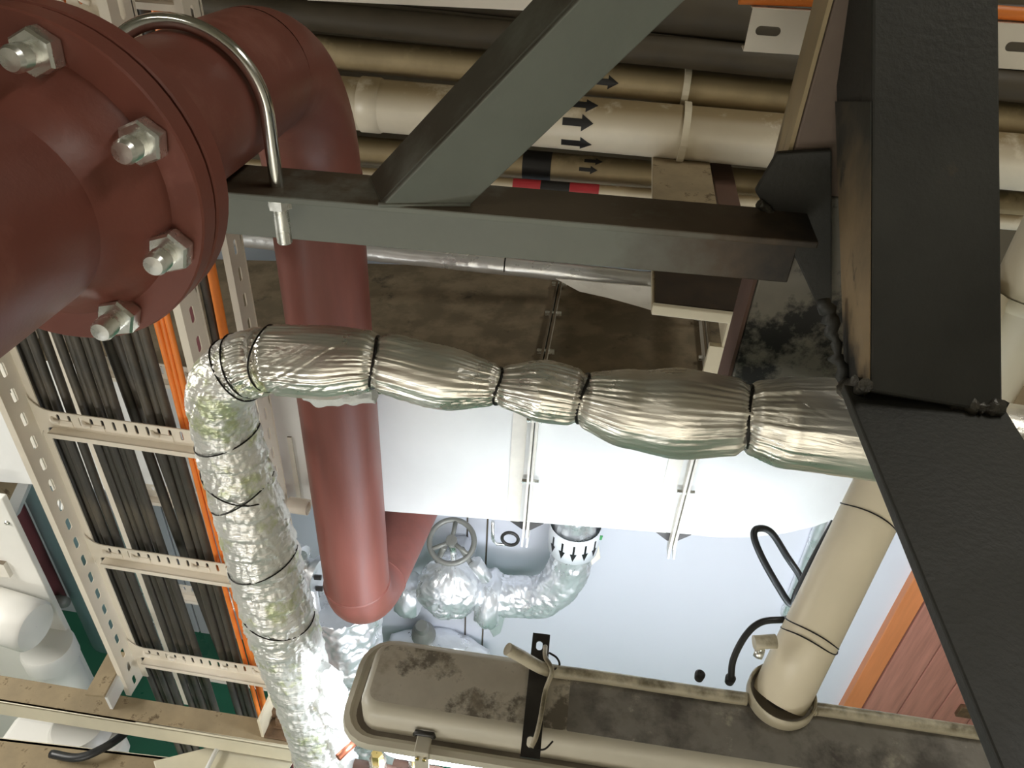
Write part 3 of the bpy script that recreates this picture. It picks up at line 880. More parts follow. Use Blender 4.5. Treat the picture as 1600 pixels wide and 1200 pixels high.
def ladder(label, xl, xr, yn, z0, z1, zr, left=True, right=True, clips=True):
    t = thing('cable_ladder', label, 'cable ladder', ((xl + xr) / 2, yn, z0), 'upright cable ladders')
    dpth = .062
    for x, sgn, okk in ((xl, -1, left), (xr, -1, right)):
        if not okk:
            continue
        L = z1 - z0
        loops = [rect(0, L, 0, dpth)] + [slot(.03 + .062 * k, .03, .034, .013) for k in range(int((L - .05) / .062))]
        # web in the YZ plane
        w_ = MB().plate(loops, (x, yn, z0), (0, 0, 1), (0, 1, 0), .002)
        s_ = w_.build('side_rail', m_tray, t)
        MB().box(x - .014, x + .001, yn - .0015, yn + .0015, z0, z1).build('lip', m_tray, s_)
        MB().box(x - .001 if x == xl else x - .016, x + .016 if x == xl else x + .001, yn + dpth - .0015, yn + dpth + .0015, z0, z1).build('lip', m_tray, s_)
    for z in zr:
        L = xr - xl
        f = .05
        # rung plate with filleted ends
        out = [(0, -.055)]
        out += [(0 + f * (1 - math.cos(a)) * .8, -.022 - .033 * (1 - math.sin(a))) for a in [PI / 2 * i / 5 for i in range(1, 6)]]
        out += [(L - f * .8 * (1 - math.cos(a)), -.022 - .033 * (1 - math.sin(a))) for a in [PI / 2 * i / 5 for i in range(5, 0, -1)]]
        out += [(L, -.055), (L, .06)]
        out += [(L - f * .9 * (1 - math.cos(a)), .022 + .038 * (1 - math.sin(a))) for a in [PI / 2 * i / 5 for i in range(1, 6)]]
        out += [(0 + f * .9 * (1 - math.cos(a)), .022 + .038 * (1 - math.sin(a))) for a in [PI / 2 * i / 5 for i in range(5, 0, -1)]]
        out += [(0, .06)]
        holes = []
        k = 0
        xx = .055
        while xx < L - .02:
            holes.append(slot(xx, .0 + .004, .0068, .024, 2)); xx += .0245; k += 1
        rg = MB().plate([out] + holes, (xl, yn + dpth - .004, z), (1, 0, 0), (0, 0, 1), .0025).build('rung', m_tray, t)
        MB().box(xl + .035, xr - .03, yn + dpth - .026, yn + dpth - .003, z - .0245, z - .0215).build('rung_lip', m_tray, rg)
        MB().box(xl + .035, xr - .03, yn + dpth - .028, yn + dpth - .025, z - .033, z - .0215).build('rung_lip', m_tray, rg)
        if clips:
            for cx in (.05, .12, .27, .36):
                if cx < L - .03:
                    MB().tube(smooth_path([(xl + cx - .012, yn + dpth - .001, z + .006), (xl + cx - .006, yn + dpth - .012, z + .002), (xl + cx + .006, yn + dpth - .008, z - .004)], 4), .0045, 8).build('strap_tab', m_tray, rg)
                    MB().box(xl + cx + .004, xl + cx + .034, yn + dpth - .008, yn + dpth - .0045, z - .014, z + .001).build('strap_tab', m_tray, rg)
    return t


Z3 = 0.3
xl1 = on(120, 900, 'Y', 1.04).x + .006
xr1 = on(380, 910, 'Y', 1.04).x + .008
zr1 = [on(190, 668, 'Y', 1.10).z, on(260, 876, 'Y', 1.10).z, on(310, 1032, 'Y', 1.10).z]
st_ = (zr1[0] - zr1[2]) / 2
zr1 = [zr1[2] + st_ * k for k in range(0, 5)]
ladder('near cream cable ladder with slotted rails carrying black and orange cables', xl1, xr1, 1.04, on(213, 1088, 'Y', 1.04).z, 4.0, zr1)
xr2 = on(368, 450, 'Y', 1.30).x
z2 = on(188, 570, 'Y', 1.36).z
z2b = on(320, 925, 'Y', 1.36).z
st2 = (z2 - z2b) / 2
ladder('rear cream cable ladder half hidden behind the near one', xr2 - .46, xr2, 1.30, 1.2, 4.4, [z2b + st2 * k - .0 for k in range(-1, 5)], clips=True)

ordn = ['first', 'second', 'third', 'fourth', 'fifth', 'sixth', 'seventh']


def cables(y0, px0, px1, yc, n, mt, bundle, ztop=4.1, zbot=0.6, rows=1, leanx=0.0, group=None):
    xa_ = on(px0, y0, 'Y', yc).x; xb_ = on(px1, y0, 'Y', yc).x
    r = (xb_ - xa_) / n / 2
    for i in range(n):
        x = xa_ + r * (2 * i + 1)
        ph = random.random() * 6
        zs = [ztop + (zbot - ztop) * k / 16 for k in range(17)]
        P = [V((x + leanx * (3.0 - z) + .002 * math.sin(z * 5 + ph), yc + .003 * math.sin(z * 3 + ph) + (.006 if i % 2 else 0), z)) for z in zs]
        o = MB().tube(smooth_path(P, 3), r * .97, 12).build('power_cable', mt)
        tag(o, '%s from the left in the %s' % (ordn[i] + (' orange cable' if mt is m_orange else ' black cable'), bundle), 'cable', group or ('cables of the ' + bundle))


cables(574, 34, 87, 1.128, 4, m_cable, 'leftmost black bundle on the near ladder')
cables(574, 104, 169, 1.128, 5, m_cable, 'middle black bundle on the near ladder')
cables(574, 207, 251, 1.128, 3, m_cable, 'right black bundle on the near ladder')
cables(574, 256, 283, 1.122, 3, m_orange, 'orange bundle on the near ladder')
cables(574, 165, 197, 1.17, 2, m_cable, 'slack pair behind the middle bundle', leanx=.05)
cables(500, 306, 336, 1.39, 2, m_cable, 'black pair on the rear ladder')
cables(500, 338, 352, 1.385, 1, m_orange, 'orange run on the rear ladder')
cables(20, 175, 200, 1.385, 1, m_maroon, 'far left of the rear ladder')
# black ties holding the bundles to the rungs
# ------------------------------------------------------------------ foil-sleeved pipe, the long one in front
YP = 0.83
ctl = [((368, 578), 50), ((420, 562), 54), ((510, 566), 58), ((590, 566), 47), ((690, 590), 50), ((780, 603), 33), ((850, 611), 49), ((908, 622), 45), ((985, 638), 62), ((1060, 645), 71), ((1165, 652), 57), ((1235, 662), 72), ((1310, 668), 76), ((1420, 684), 76), ((1560, 704), 76), ((1900, 752), 76)]
cpts = [on(p[0], p[1], 'Y', YP) for p, r in ctl]
crad = [r * depth(q) / F for (p, r), q in zip(ctl, cpts)]
fl = thing('insulated_pipe', 'crinkled silver foil-sleeved pipe tied with wire, bending down at left', 'pipe', on(350, 620, 'Y', YP))
HP = []; HR = []
NS = 44
cen = smooth_path(cpts, NS)
for i in range(len(cen)):
    j = min(i // NS, len(crad) - 2); t = i / NS - j
    t = t * t * (3 - 2 * t)
    HR.append(crad[j] * (1 - t) + crad[j + 1] * t)
tie_x = [cpts[i].x for i in (3, 5, 7, 10)] + [on(418, 560, 'Y', YP).x]
DOWN = V((0, 0, -1))


def foilr(i, L, a, r):
    p = cen[i]
    best = min(abs(p.x - t) for t in tie_x)
    ca, sa = math.cos(a), math.sin(a)
    pinch = 1 - .16 * math.exp(-(best / .007) ** 2)
    radial = math.exp(-best / .055)
    seg = sum(1 for t in tie_x if p.x > t)
    k = (9, 12, 11, -8, 7, -10)[seg % 6]             # helical creases, another lay in every bay
    aa = a + k * p.x
    ch, sh = math.cos(aa), math.sin(aa)
    n1 = abs(noise.noise(V((ch * 5, sh * 5, p.x * 5 + seg * 7))))
    n2 = abs(noise.noise(V((ch * 10 + 3, sh * 10, p.x * 7 + seg * 3))))
    ms = max(0, min(1, .5 + 1.5 * noise.noise(V((ca * 1.3, sa * 1.3, p.x * 7 + 9)))))
    c2_ = abs(noise.noise(V((ca * 6.5, sa * 6.5, p.x * 2.5 + seg * 9))))
    c3_ = abs(noise.noise(V((ca * 13, sa * 13, p.x * 5 + seg * 3))))
    w1 = noise.noise(V((ca * 1.5, sa * 1.5, p.x * 5)))
    left = .15 + .85 * max(0, min(1, (.02 - p.x) / .25))
    crease = (max(0, 1 - n1 * 5) * .05 + max(0, 1 - n2 * 4.5) * .028) * ms * left
    return r * pinch * (1 + .035 * w1 - crease + radial * (.17 * (c2_ - .2) + .09 * (c3_ - .2)))


MB().tube(cen, HR, 176, rf=foilr).build('foil_sleeve', m_foil, fl)
# elbow + drop
dctl = [((420, 562), 52), ((378, 574), 53), ((345, 608), 52), ((352, 665), 51), ((372, 740), 53), ((400, 830), 55), ((425, 920), 55), ((452, 1010), 52), ((478, 1090), 46), ((498, 1150), 46), ((512, 1215), 46), ((530, 1320), 46)]
dpts = [on(p[0], p[1], 'Y', YP + (.0 if i < 3 else .01)) for i, (p, r) in enumerate(dctl)]
drad = [r * depth(q) / F for (p, r), q in zip(dctl, dpts)]
dcen = smooth_path(dpts, 30); dR = []
for i in range(len(dcen)):
    j = min(i // 30, len(drad) - 2); t = i / 30 - j
    dR.append(drad[j] * (1 - t) + drad[j + 1] * t)


def tape(i, L, a, r):
    ca, sa = math.cos(a), math.sin(a)
    s_ = (L / .047 + a / (2 * PI) + .25 * noise.noise(V((ca, sa, L * 9)))) % 1
    w1 = noise.noise(V((ca * 2.2, sa * 2.2, L * 14)))
    n1 = abs(noise.noise(V((ca * 7 + 3, sa * 7, L * 38))))
    n2 = abs(noise.noise(V((ca * 4 + 9 + L * 20, sa * 4, L * 70))))
    big = noise.noise(V((ca * 1.4 + 7, sa * 1.4, L * 7)))
    k = min(1, L / .22)
    return r * (1 + k * (.09 * s_ - .045) + .03 * w1 - max(0, 1 - n1 * 5) * .035 - max(0, 1 - n2 * 5) * .03 + .04 * big)


MB().tube(dcen, dR, 120, rf=tape).build('foil_drop', m_foil2, fl, label='taped and crumpled silver drop')


def ring_tie(c, ax, r, wob, k=0, tr=.0013):
    ax = V(ax).normalized()
    ref = V((0, 0, 1)) if abs(ax.z) < .9 else V((0, 1, 0))
    N_ = (ref - ax * ref.dot(ax)).normalized(); B_ = ax.cross(N_)
    P = [c + (N_ * math.cos(a) + B_ * math.sin(a)) * (r * (1 + .02 * math.sin(3 * a + k))) + ax * wob * math.sin(a * 2 + k) for a in [2 * PI * i / 40 for i in range(41)]]
    return MB().tube(P, tr, 8)


for ii, idx in enumerate((3, 5, 7, 10)):
    c = cen[idx * NS]; i = idx * NS
    ring_tie(c, cen[min(i + 3, len(cen) - 1)] - cen[i - 3], HR[i] * .87, .004, ii, .0022).build('wire_tie', m_wire, fl)
c = on(418, 560, 'Y', YP); ring_tie(c, (1, 0, .1), .047, .006, 2).build('wire_tie', m_wire, fl)
for kk, ang in ((22, 0), (30, 1)):
    c = dcen[kk + 4]; ring_tie(c, dcen[kk + 7] - dcen[kk + 1], dR[kk] * 1.01, .003, ang).build('wire_tie', m_wire, fl)
for kk, th_ in ((96, .35), (122, -.5), (128, .55), (163, .3), (190, -.4)):
    c = dcen[kk]; ax = (dcen[kk + 3] - dcen[kk - 3]).normalized() + V((th_, 0, 0))
    ax.normalize()
    B2 = V((0, -1, 0)); N2 = ax.cross(B2).normalized()
    P = [c + (N2 * math.cos(q) / max(.5, 1 - th_ * th_ * .3) + B2 * math.sin(q)) * dR[kk] * 1.015 for q in [PI * (-.1 + 1.2 * i / 24) for i in range(25)]]
    MB().tube(P, .0013, 8).build('wire_tie', m_wire, fl)
# torn glass wool along the right of the drop's foot
wl = [on(x, y, 'Y', YP + .0) for x, y in ((505, 1040), (512, 1075), (518, 1110), (524, 1150), (530, 1190), (538, 1240))]
wc = smooth_path(wl, 14)


def wool(i, L, a, r):
    return r * (1 + .55 * noise.noise(V((math.cos(a) * 1.6, math.sin(a) * 1.6, L * 26))) + .35 * noise.noise(V((math.cos(a) * 5, math.sin(a) * 5, L * 70))))


MB().tube(wc, [.012 + .022 * min(1, i / 16) for i in range(len(wc))], 40, rf=wool).build('torn_insulation', m_wool, fl, label='white glass wool bursting from the foil')
wu = smooth_path([on(x, y, 'Y', YP + .015) for x, y in ((478, 612), (505, 622), (540, 620), (585, 616))], 10)
MB().tube(wu, .011, 20, rf=wool).build('torn_insulation', m_wool, fl, label='white glass wool edge under the sleeve')

# ------------------------------------------------------------------ fluorescent lamp fixture under it all
ZL = 2.44
lb0 = on(604, 1006, 'Z', ZL); lb1 = on(1540, 1147, 'Z', ZL)
lf0 = on(566, 1094, 'Z', ZL)
la = thing('fluorescent_lamp', 'long soot-stained beige lamp fixture lit underneath', 'lamp', (0.25, .78, 2.33))
ldir = V((lb1.x - lb0.x, lb1.y - lb0.y, 0)).normalized()
lnr = V((ldir.y, -ldir.x, 0))                   # towards the viewer
wtop = (lf0 - lb0).dot(lnr)
LLn = 1.25
org = lb0.copy()


def lp(s, wv, z):
    return org + ldir * s + lnr * wv + V((0, 0, z))


def rrect(s0, s1, w0, w1, r, z, k=5):
    out = []
    for (cx, cy, q) in ((s1 - r, w1 - r, 0), (s0 + r, w1 - r, 1), (s0 + r, w0 + r, 2), (s1 - r, w0 + r, 3)):
        for j in range(k + 1):
            a = PI / 2 * (q + j / k)
            out.append(lp(cx + r * math.cos(a), cy + r * math.sin(a), z))
    return out


def loft(loops, cap0=True, cap1=True):
    n = len(loops[0]); vs = [p for l in loops for p in l]
    fs = [(i * n + k, i * n + (k + 1) % n, (i + 1) * n + (k + 1) % n, (i + 1) * n + k) for i in range(len(loops) - 1) for k in range(n)]
    if cap0:
        fs.append(list(range(n))[::-1])
    if cap1:
        fs.append([(len(loops) - 1) * n + k for k in range(n)])
    return MB().add(vs, fs, True)


e = .018
xm = .36
loft([rrect(0 - e, LLn + e, -e, wtop + e, .035, -.062), rrect(0 - e, LLn + e, -e, wtop + e, .035, -.016),
      rrect(-.010, LLn + .01, -.010, wtop + .010, .03, -.004), rrect(0, LLn, 0, wtop, .025, 0)], False, True).build('housing', m_housing, la, sharp=.9)
soot = rrect(.002, .30, .002, wtop - .006, .022, .0006)
MB().prism(rrect(-.004, xm, .0, wtop - .002, .022, .0003), (0, 0, .0006)).build('soot_layer', m_lampdirt, la, label='brown soot on the lamp top')
MB().prism(rrect(xm - .012, LLn, -.002, wtop - .002, .004, .0006), (0, 0, .0006)).build('soot_layer', m_lampdirt2, la, label='darker grey soot on the lamp top')
r0l, r1l = -.05, LLn + .05
loft([rrect(r0l, r1l, -.045, wtop + .045, .06, -.078), rrect(r0l - .004, r1l + .004, -.049, wtop + .049, .062, -.07),
      rrect(r0l - .002, r1l + .002, -.047, wtop + .047, .062, -.055), rrect(r0l + .008, r1l - .008, -.04, wtop + .037, .055, -.052), rrect(r0l + .012, r1l - .012, -.035, wtop + .033, .05, -.060),
      rrect(-.016, LLn + .016, -.016, wtop + .016, .035, -.062)], True, False).build('rim', m_housing, la, sharp=.7)
MB().prism(rrect(r0l + .012, r1l - .012, -.034, wtop + .032, .05, -.0615), (0, 0, .0008)).build('rim_dirt', m_rim, la, label='dirty gutter around the housing')
dz = -.08
loft([rrect(.0, LLn, -.03, wtop + .04, .05, dz), rrect(.005, LLn - .005, -.026, wtop + .036, .05, dz - .03),
      rrect(.02, LLn - .02, -.012, wtop + .02, .04, dz - .05), rrect(.04, LLn - .04, .005, wtop - .005, .03, dz - .056)], True, True).build('diffuser', m_diff, la)
# clamp latches on the near rim
for s_ in (.105, .62, 1.12):
    wv = wtop + .022
    lt = MB()
    lt.prism([lp(s_ - .012, wv - .002, -.035), lp(s_ + .012, wv - .002, -.035), lp(s_ + .014, wv + .032, -.045), lp(s_ + .012, wv + .036, -.115), lp(s_ - .012, wv + .036, -.115), lp(s_ - .014, wv + .032, -.045)][:0] or
             [lp(s_ - .013, wv + .0, -.04), lp(s_ - .013, wv + .03, -.046), lp(s_ - .013, wv + .034, -.115), lp(s_ - .013, wv + .028, -.115), lp(s_ - .013, wv + .024, -.054), lp(s_ - .013, wv + .0, -.05)], ldir * .026)
    l_ = lt.build('clamp_latch', m_tarnish if False else m_housing, la, bevel=.002)
    MB().tube([lp(s_ - .016, wv + .004, -.036), lp(s_ - .016, wv + .004, -.03), lp(s_ + .016, wv + .004, -.03), lp(s_ + .016, wv + .004, -.036)], .005, 8).build('latch_wire', m_bar, l_)
    for q in (-.006, .006):
        MB().tube([lp(s_ + q, wv + .033, -.06), lp(s_ + q, wv + .036, -.06)], .003, 8).build('rivet', m_brass, l_)

# conduit lying along the rear edge, with a bent open end
cpx = [(793, 1014), (815, 1026), (845, 1043), (868, 1049), (930, 1057), (1100, 1083), (1300, 1111), (1540, 1147)]
cz = [ZL + .075, ZL + .055, ZL + .026, ZL + .014, ZL + .012, ZL + .012, ZL + .012, ZL + .012]
CP = [on(x, y, 'Z', z) for (x, y), z in zip(cpx, cz)]
CP.append(CP[-1] + (CP[-1] - CP[-2]) * .5)
cl_, cr_ = on(1166, 1092, 'Z', ZL + .012), on(1270, 1108, 'Z', ZL + .012)
o = MB().tube(smooth_path(CP[:6] + [cl_], 8), .0115, 18).build('conduit_pipe', m_conduit)
tag(o, 'cream plastic conduit along the back of the lamp with open bent end', 'conduit')
o = MB().tube(smooth_path([cr_] + CP[6:], 8), .0115, 18).build('conduit_pipe', m_conduit)
tag(o, 'cream conduit on the lamp edge right of the drain cup', 'conduit')
# slotted black bar across the lamp
b0 = on(846, 992, 'Z', ZL + .004); b1 = on(828, 1186, 'Z', ZL + .004)
bd = (b0 - b1); bl = bd.length; bd.normalize()
bu = V((bd.y, -bd.x, 0))
o = MB().plate([rect(0, bl, -.0165, .0165), slot(.028, .002, .022, .012), slot(bl - .026, .002, .022, .012)], b1, bd, bu * -1, .004).build('slotted_bar', m_bar)
tag(o, 'black slotted flat bar laid across the lamp', 'bar')
tc = [on(852, 1010, 'Z', ZL + .02), on(852, 1026, 'Z', ZL + .03), on(860, 1040, 'Z', ZL + .035), on(862, 1052, 'Z', ZL + .03), on(852, 1080, 'Z', ZL + .012), on(845, 1120, 'Z', ZL + .012), on(838, 1150, 'Z', ZL + .012), on(830, 1168, 'Z', ZL + .008)]
o = MB().tube(smooth_path(tc, 8), .0042, 12).build('thin_cable', m_conduit)
tag(o, 'thin cream cable tied over the conduit and the black bar', 'cable')
o = MB().tube(smooth_path([on(840, 1172, 'Z', ZL + .006), on(852, 1170, 'Z', ZL + .012), on(864, 1158, 'Z', ZL + .02)], 6), .0016, 8).build('tie_tail', m_wire)
tag(o, 'black cable-tie tail sticking out near the bar end', 'cable tie')
o = MB().tube(smooth_path([on(858, 1020, 'Z', ZL + .03), on(870, 1028, 'Z', ZL + .03), on(874, 1040, 'Z', ZL + .02), on(862, 1048, 'Z', ZL + .03)], 6), .002, 8).build('tie_tail', m_wire)
tag(o, 'black cable tie looped round the conduit bend', 'cable tie')

# ------------------------------------------------------------------ cream drain pipe with cup on the right
zc_ = ZL + .006
pb = on(1218, 1092, 'Z', zc_)
dpz = depth(pb)
pt = dep(1368, 785, dpz * .985)
ddv = (pt - pb).normalized()
dn_ = thing('drain_pipe', 'cream drain pipe standing in a round cup on the lamp', 'pipe', pb)
pr2 = 43 * dpz / F
MB().tube(lin(pb + ddv * .0, pb + ddv * .8, 6), pr2, 40).build('pipe', m_cream if False else M('cream_pvc', srgb(232, 222, 198), .36, var=.05, vs=6, spots=(srgb(204, 178, 132), .72, 9)), dn_)
cpf = MB().lathe([(.054, .002), (.058, .0), (.06, .006), (.06, .026), (.058, .029), (.0555, .026), (.054, .01), (.036, .008)], pb + V((0, 0, -.004)), (0, 0, 1), 48)
cpf.build('cup', m_conduit, dn_, sharp=.9)
MB().lathe([(.054, .012), (.03, .013)], pb + V((0, 0, -.002)), (0, 0, 1), 40).build('cup_dirt', m_rim, dn_)
for px, py, tl in ((1380, 815, .0), (1270, 985, .02)):
    t_ = (dep(px - 0, py, dpz) - pb).dot(ddv)
    c = pb + ddv * t_
    ring_tie(c, ddv + V((.08, .05, 0)), pr2 * 1.01, .004, 1).build('wire_tie', m_wire, dn_)
    if tl:
        ring_tie(c + ddv * -.012, ddv + V((-.06, .05, .1)), pr2 * 1.01, .006, 2).build('wire_tie', m_wire, dn_)
    ee = c + (CAM - c).normalized() * pr2 * .9 + V((.03, 0, -.01))
    MB().tube(smooth_path([ee, ee + V((.006, -.004, -.016)), ee + V((.012, 0, -.008)), ee + V((-.004, -.006, -.022))], 5), .0016, 8).build('wire_tail', m_wire, dn_)
# side branch stub
bs0 = dep(1212, 1002, dpz * .97); bs1 = dep(1178, 1004, dpz * .97)
MB().tube(lin(bs0, bs1, 2), .0125, 16).build('branch', m_conduit, dn_)
MB().lathe([(.001, -.008), (.009, -.008), (.011, .0), (.009, .008), (.001, .009)], dep(1186, 1020, dpz * .97), (1, -.4, 0), 16).build('branch_screw', m_zinc, dn_)

# black hoses
dh = dpz * 1.02
hz1 = [(1142, 1062, 1.0), (1146, 1030, 1.0), (1165, 993, 1.0), (1190, 972, 1.0), (1228, 968, 1.0)]
o = MB().tube(smooth_path([dep(x, y, dh * k) for x, y, k in hz1], 8), .0062, 14).build('hose', m_rubber)
tag(o, 'black hose rising from the lamp and curving behind the drain pipe', 'hose')
hz2 = [(1304, 815, 1.12), (1274, 868, 1.12), (1247, 922, 1.12), (1236, 944, 1.12), (1215, 915, 1.12), (1190, 870, 1.12), (1178, 838, 1.12), (1184, 826, 1.12), (1205, 832, 1.12), (1230, 870, 1.12), (1252, 905, 1.12), (1252, 930, 1.08), (1256, 950, 1.0)]
o = MB().tube(smooth_path([dep(x, y, dh * k * (1 + .006 * i)) for i, (x, y, k) in enumerate(hz2)] + [pb + V((.045, .075, .06)), pb + V((.03, .075, -.03))], 8), .0075, 14).build('hose', m_rubber)
tag(o, 'black hose hanging in a narrow loop left of the drain pipe', 'hose')
for px, lab in ((1094, 'left black cable gland on the back of the lamp'), (1142, 'right black cable gland under the curved hose')):
    q = on(px, 1062 + (px - 1094) * .12, 'Z', ZL + .006) + V((0, .01, 0))
    o = MB().lathe([(.001, -.012), (.008, -.012), (.0095, -.002), (.0095, .003), (.006, .007), (.001, .007)], q, (0, 0, 1), 20).build('cable_gland', m_rubber, sharp=.7)
    tag(o, lab, 'gland', 'cable glands')
# foil strip behind the drain pipe
fs_ = MB().tube(lin(on(1290, 800, 'Y', YW - .02), on(1228, 960, 'Y', YW - .02), 30), .024, 20, rf=lambda i, L, a, r: r * (1 + .12 * noise.noise(V((L * 20, math.cos(a) * 2, math.sin(a) * 2))))).build('foil_wrapped_pipe', m_foil3)
tag(fs_, 'short silver-wrapped pipe behind the cream drain pipe', 'pipe')

# ------------------------------------------------------------------ foil-wrapped valves on the back wall
YV = 2.12
vg = thing('wrapped_valve', 'foil-wrapped valve with grey handwheel below the duct', 'valve', on(705, 915, 'Y', YV))
bp = [on(x, y, 'Y', YV) for x, y in ((899, 770), (896, 850), (880, 905), (850, 930), (810, 932), (770, 928), (735, 922))]


def crum(i, L, a, r):
    ca, sa = math.cos(a), math.sin(a)
    rg = max(0, 1 - abs(noise.noise(V((ca * 4 + 2, sa * 4, L * 26)))) * 4.5) * .07 + max(0, 1 - abs(noise.noise(V((ca * 2.5 + 6, sa * 2.5, L * 14)))) * 5) * .06
    return r * (1 + .13 * noise.noise(V((ca * 1.8, sa * 1.8, L * 11))) - rg)


kx = depth(bp[2]) / F
MB().tube(smooth_path(bp, 26), 33 * kx, 72, rf=crum).build('wrapped_bend', m_foil3, vg)
b_ = on(705, 915, 'Y', YV - .03)
MB().tube([b_ + V((0, 0, z)) for z in [(-.16 + .32 * i / 60) for i in range(61)]], [max(.004, .145 * math.sin(PI * i / 60) ** .6) for i in range(61)], 84, rf=crum).build('wrapped_body', m_foil3, vg)
for px, py, hh in ((765, 935, .26), (640, 930, .2)):
    q = on(px, py, 'Y', YV - .02)
    MB().tube([q + V((x_, 0, -.0)) for x_ in [(-.05 + .1 * i / 10) for i in range(11)]], [hh * .5 * (0.8 + .2 * math.sin(PI * i / 10)) for i in range(11)], 32, rf=crum).build('wrapped_flange', m_foil3, vg)
q = on(772, 975, 'Y', YV - .06)
MB().prism([q + V((-.06, 0, .06)), q + V((.05, 0, .08)), q + V((.03, 0, -.06)), q + V((.0, 0, -.1))], (0, .02, 0)).build('foil_tail', m_foil3, vg, bevel=.004)


def handwheel(par, c, ax, r, mt=m_handwheel):
    ax = V(ax).normalized()
    hw = MB().lathe([(r + .011 * math.cos(a), .011 * math.sin(a)) for a in [2 * PI * i / 10 for i in range(11)]], c, ax, 40).build('handwheel', mt, par)
    N_ = V((1, 0, 0)); N_ = (N_ - ax * N_.dot(ax)).normalized(); B_ = ax.cross(N_)
    for k in range(3):
        a = PI / 2 + 2 * PI * k / 3
        MB().tube([c, c + (N_ * math.cos(a) + B_ * math.sin(a)) * r], .009, 8).build('spoke', mt, hw)
    MB().lathe([(.001, -.02), (.022, -.02), (.022, .02), (.001, .02)], c, ax, 16).build('wheel_hub', mt, hw, sharp=.7)


hc = on(706, 846, 'Y', YV - .1)
handwheel(vg, hc, (0, -.45, .9), .088)
MB().tube([hc, hc + V((0, .05, -.16))], .014, 12).build('stem', m_zinc, vg)
for s_ in (-1, 1):
    MB().tube([hc + V((s_ * .035, .03, -.07)), hc + V((s_ * .075, .06, -.2))], .012, 8).build('yoke', m_handwheel, vg)
q = on(742, 878, 'Y', YV - .06)
MB().tube([q, q + V((.05, 0, -.09))], .03, 16, rf=crum).build('wrapped_stub', m_foil3, vg)
MB().tube([b_, V((b_.x, YW - .015, b_.z))], .07, 24, rf=crum).build('wrapped_stub', m_foil3, vg)
# label collar with arrows
lc = on(897, 836, 'Y', YV)
MB().lathe([(33 * kx + .012, -.06), (33 * kx + .013, -.06), (33 * kx + .013, .07), (33 * kx + .012, .07)], lc, (0, 0, 1), 36).build('arrow_label', m_labelw, vg, label='white band with black down arrows')
for k in range(5):
    a = -PI / 2 - .9 + k * .45 + .05
    rr_ = 33 * kx + .0142
    n_ = V((math.cos(a), math.sin(a), 0)); tt_ = V((-n_.y, n_.x, 0))
    c = lc + n_ * rr_
    MB().prism([c + tt_ * x_ + V((0, 0, z_)) for x_, z_ in ((-.004, .045), (.004, .045), (.004, 0), (.013, 0), (0, -.04), (-.013, 0), (-.004, 0))], n_ * .0012).build('arrow', m_arrow, vg)
tg = on(925, 862, 'Y', YV - .02)
o = MB().prism([on(x, y, 'Y', YV) for x, y in ((908, 858), (934, 846), (938, 872), (918, 888), (906, 876))], (0, .004, 0)).build('paper_tag', m_tagc)
tag(o, 'cream paper tag right of the wrapped pipe bend', 'tag')
o = MB().prism([on(x, y, 'Y', YV) for x, y in ((928, 836), (942, 838), (940, 844), (928, 843))], (0, .004, 0)).build('tape_scrap', m_green)
tag(o, 'scrap of green tape above the paper tag', 'tape')
# second valve lower, mostly behind the lamp
v2 = thing('wrapped_valve', 'second foil-wrapped valve peeking out just above the back of the lamp', 'valve', on(665, 1000, 'Y', YV - .1))
q = on(670, 1010, 'Y', YW - .1)
MB().tube([q + V((x_, 0, -.03)) for x_ in [(-.2 + .5 * i / 16) for i in range(17)]], [.05 + .06 * math.sin(PI * i / 16) for i in range(17)], 32, rf=crum).build('wrapped_body', m_foil3, v2)
q = on(660, 984, 'Y', YW - .12)
MB().lathe([(.001, .06), (.028, .06), (.034, .03), (.03, 0), (.055, -.03), (.06, -.07), (.001, -.07)], q, (0, -.3, 1), 24).build('bonnet', m_handwheel, v2, sharp=.8)
# thin bent rod and ring by the duct corner
hk = [on(x, y, 'Y', YV) for x, y in ((770, 815), (770, 843), (776, 850), (800, 851))]
o = MB().tube(hk, .007, 10).build('bent_rod', m_zinc); tag(o, 'thin bent rod on the wall beside the duct corner', 'rod')
q = on(797, 842, 'Y', YV)
o = MB().lathe([(.033 + .007 * math.cos(a), .007 * math.sin(a)) for a in [2 * PI * i / 8 for i in range(9)]], q, (0, -1, .1), 24).build('ring', m_bar); tag(o, 'dark ring at the end of the thin bent rod', 'ring')

# big foil pipe under the red bend
bq = [on(538, 945, 'Y', 1.64), on(548, 1020, 'Y', 1.6), on(562, 1075, 'Y', 1.58), on(585, 1130, 'Y', 1.56), on(610, 1190, 'Y', 1.54)]
bq += [V((bq[-1].x, bq[-1].y, 0))]
o = MB().tube(smooth_path(bq, 40), 52 * depth(bq[1]) / F, 72, rf=crum).build('foil_wrapped_pipe', m_foil3)
tag(o, 'thick grey-silver wrapped pipe below the foot of the red pipe', 'pipe')
# foil pipe seen through the near ladder
bq = [on(180, 780, 'Y', 2.1), on(212, 868, 'Y', 2.1), on(236, 940, 'Y', 2.1), on(250, 985, 'Y', 2.1)]
bq += [V((bq[-1].x, bq[-1].y, -.0))]
o = MB().tube(smooth_path(bq, 14), 22 * depth(bq[1]) / F, 28, rf=crum).build('foil_wrapped_pipe', m_foil3)
tag(o, 'silver-wrapped pipe seen between cables of the near ladder', 'pipe')
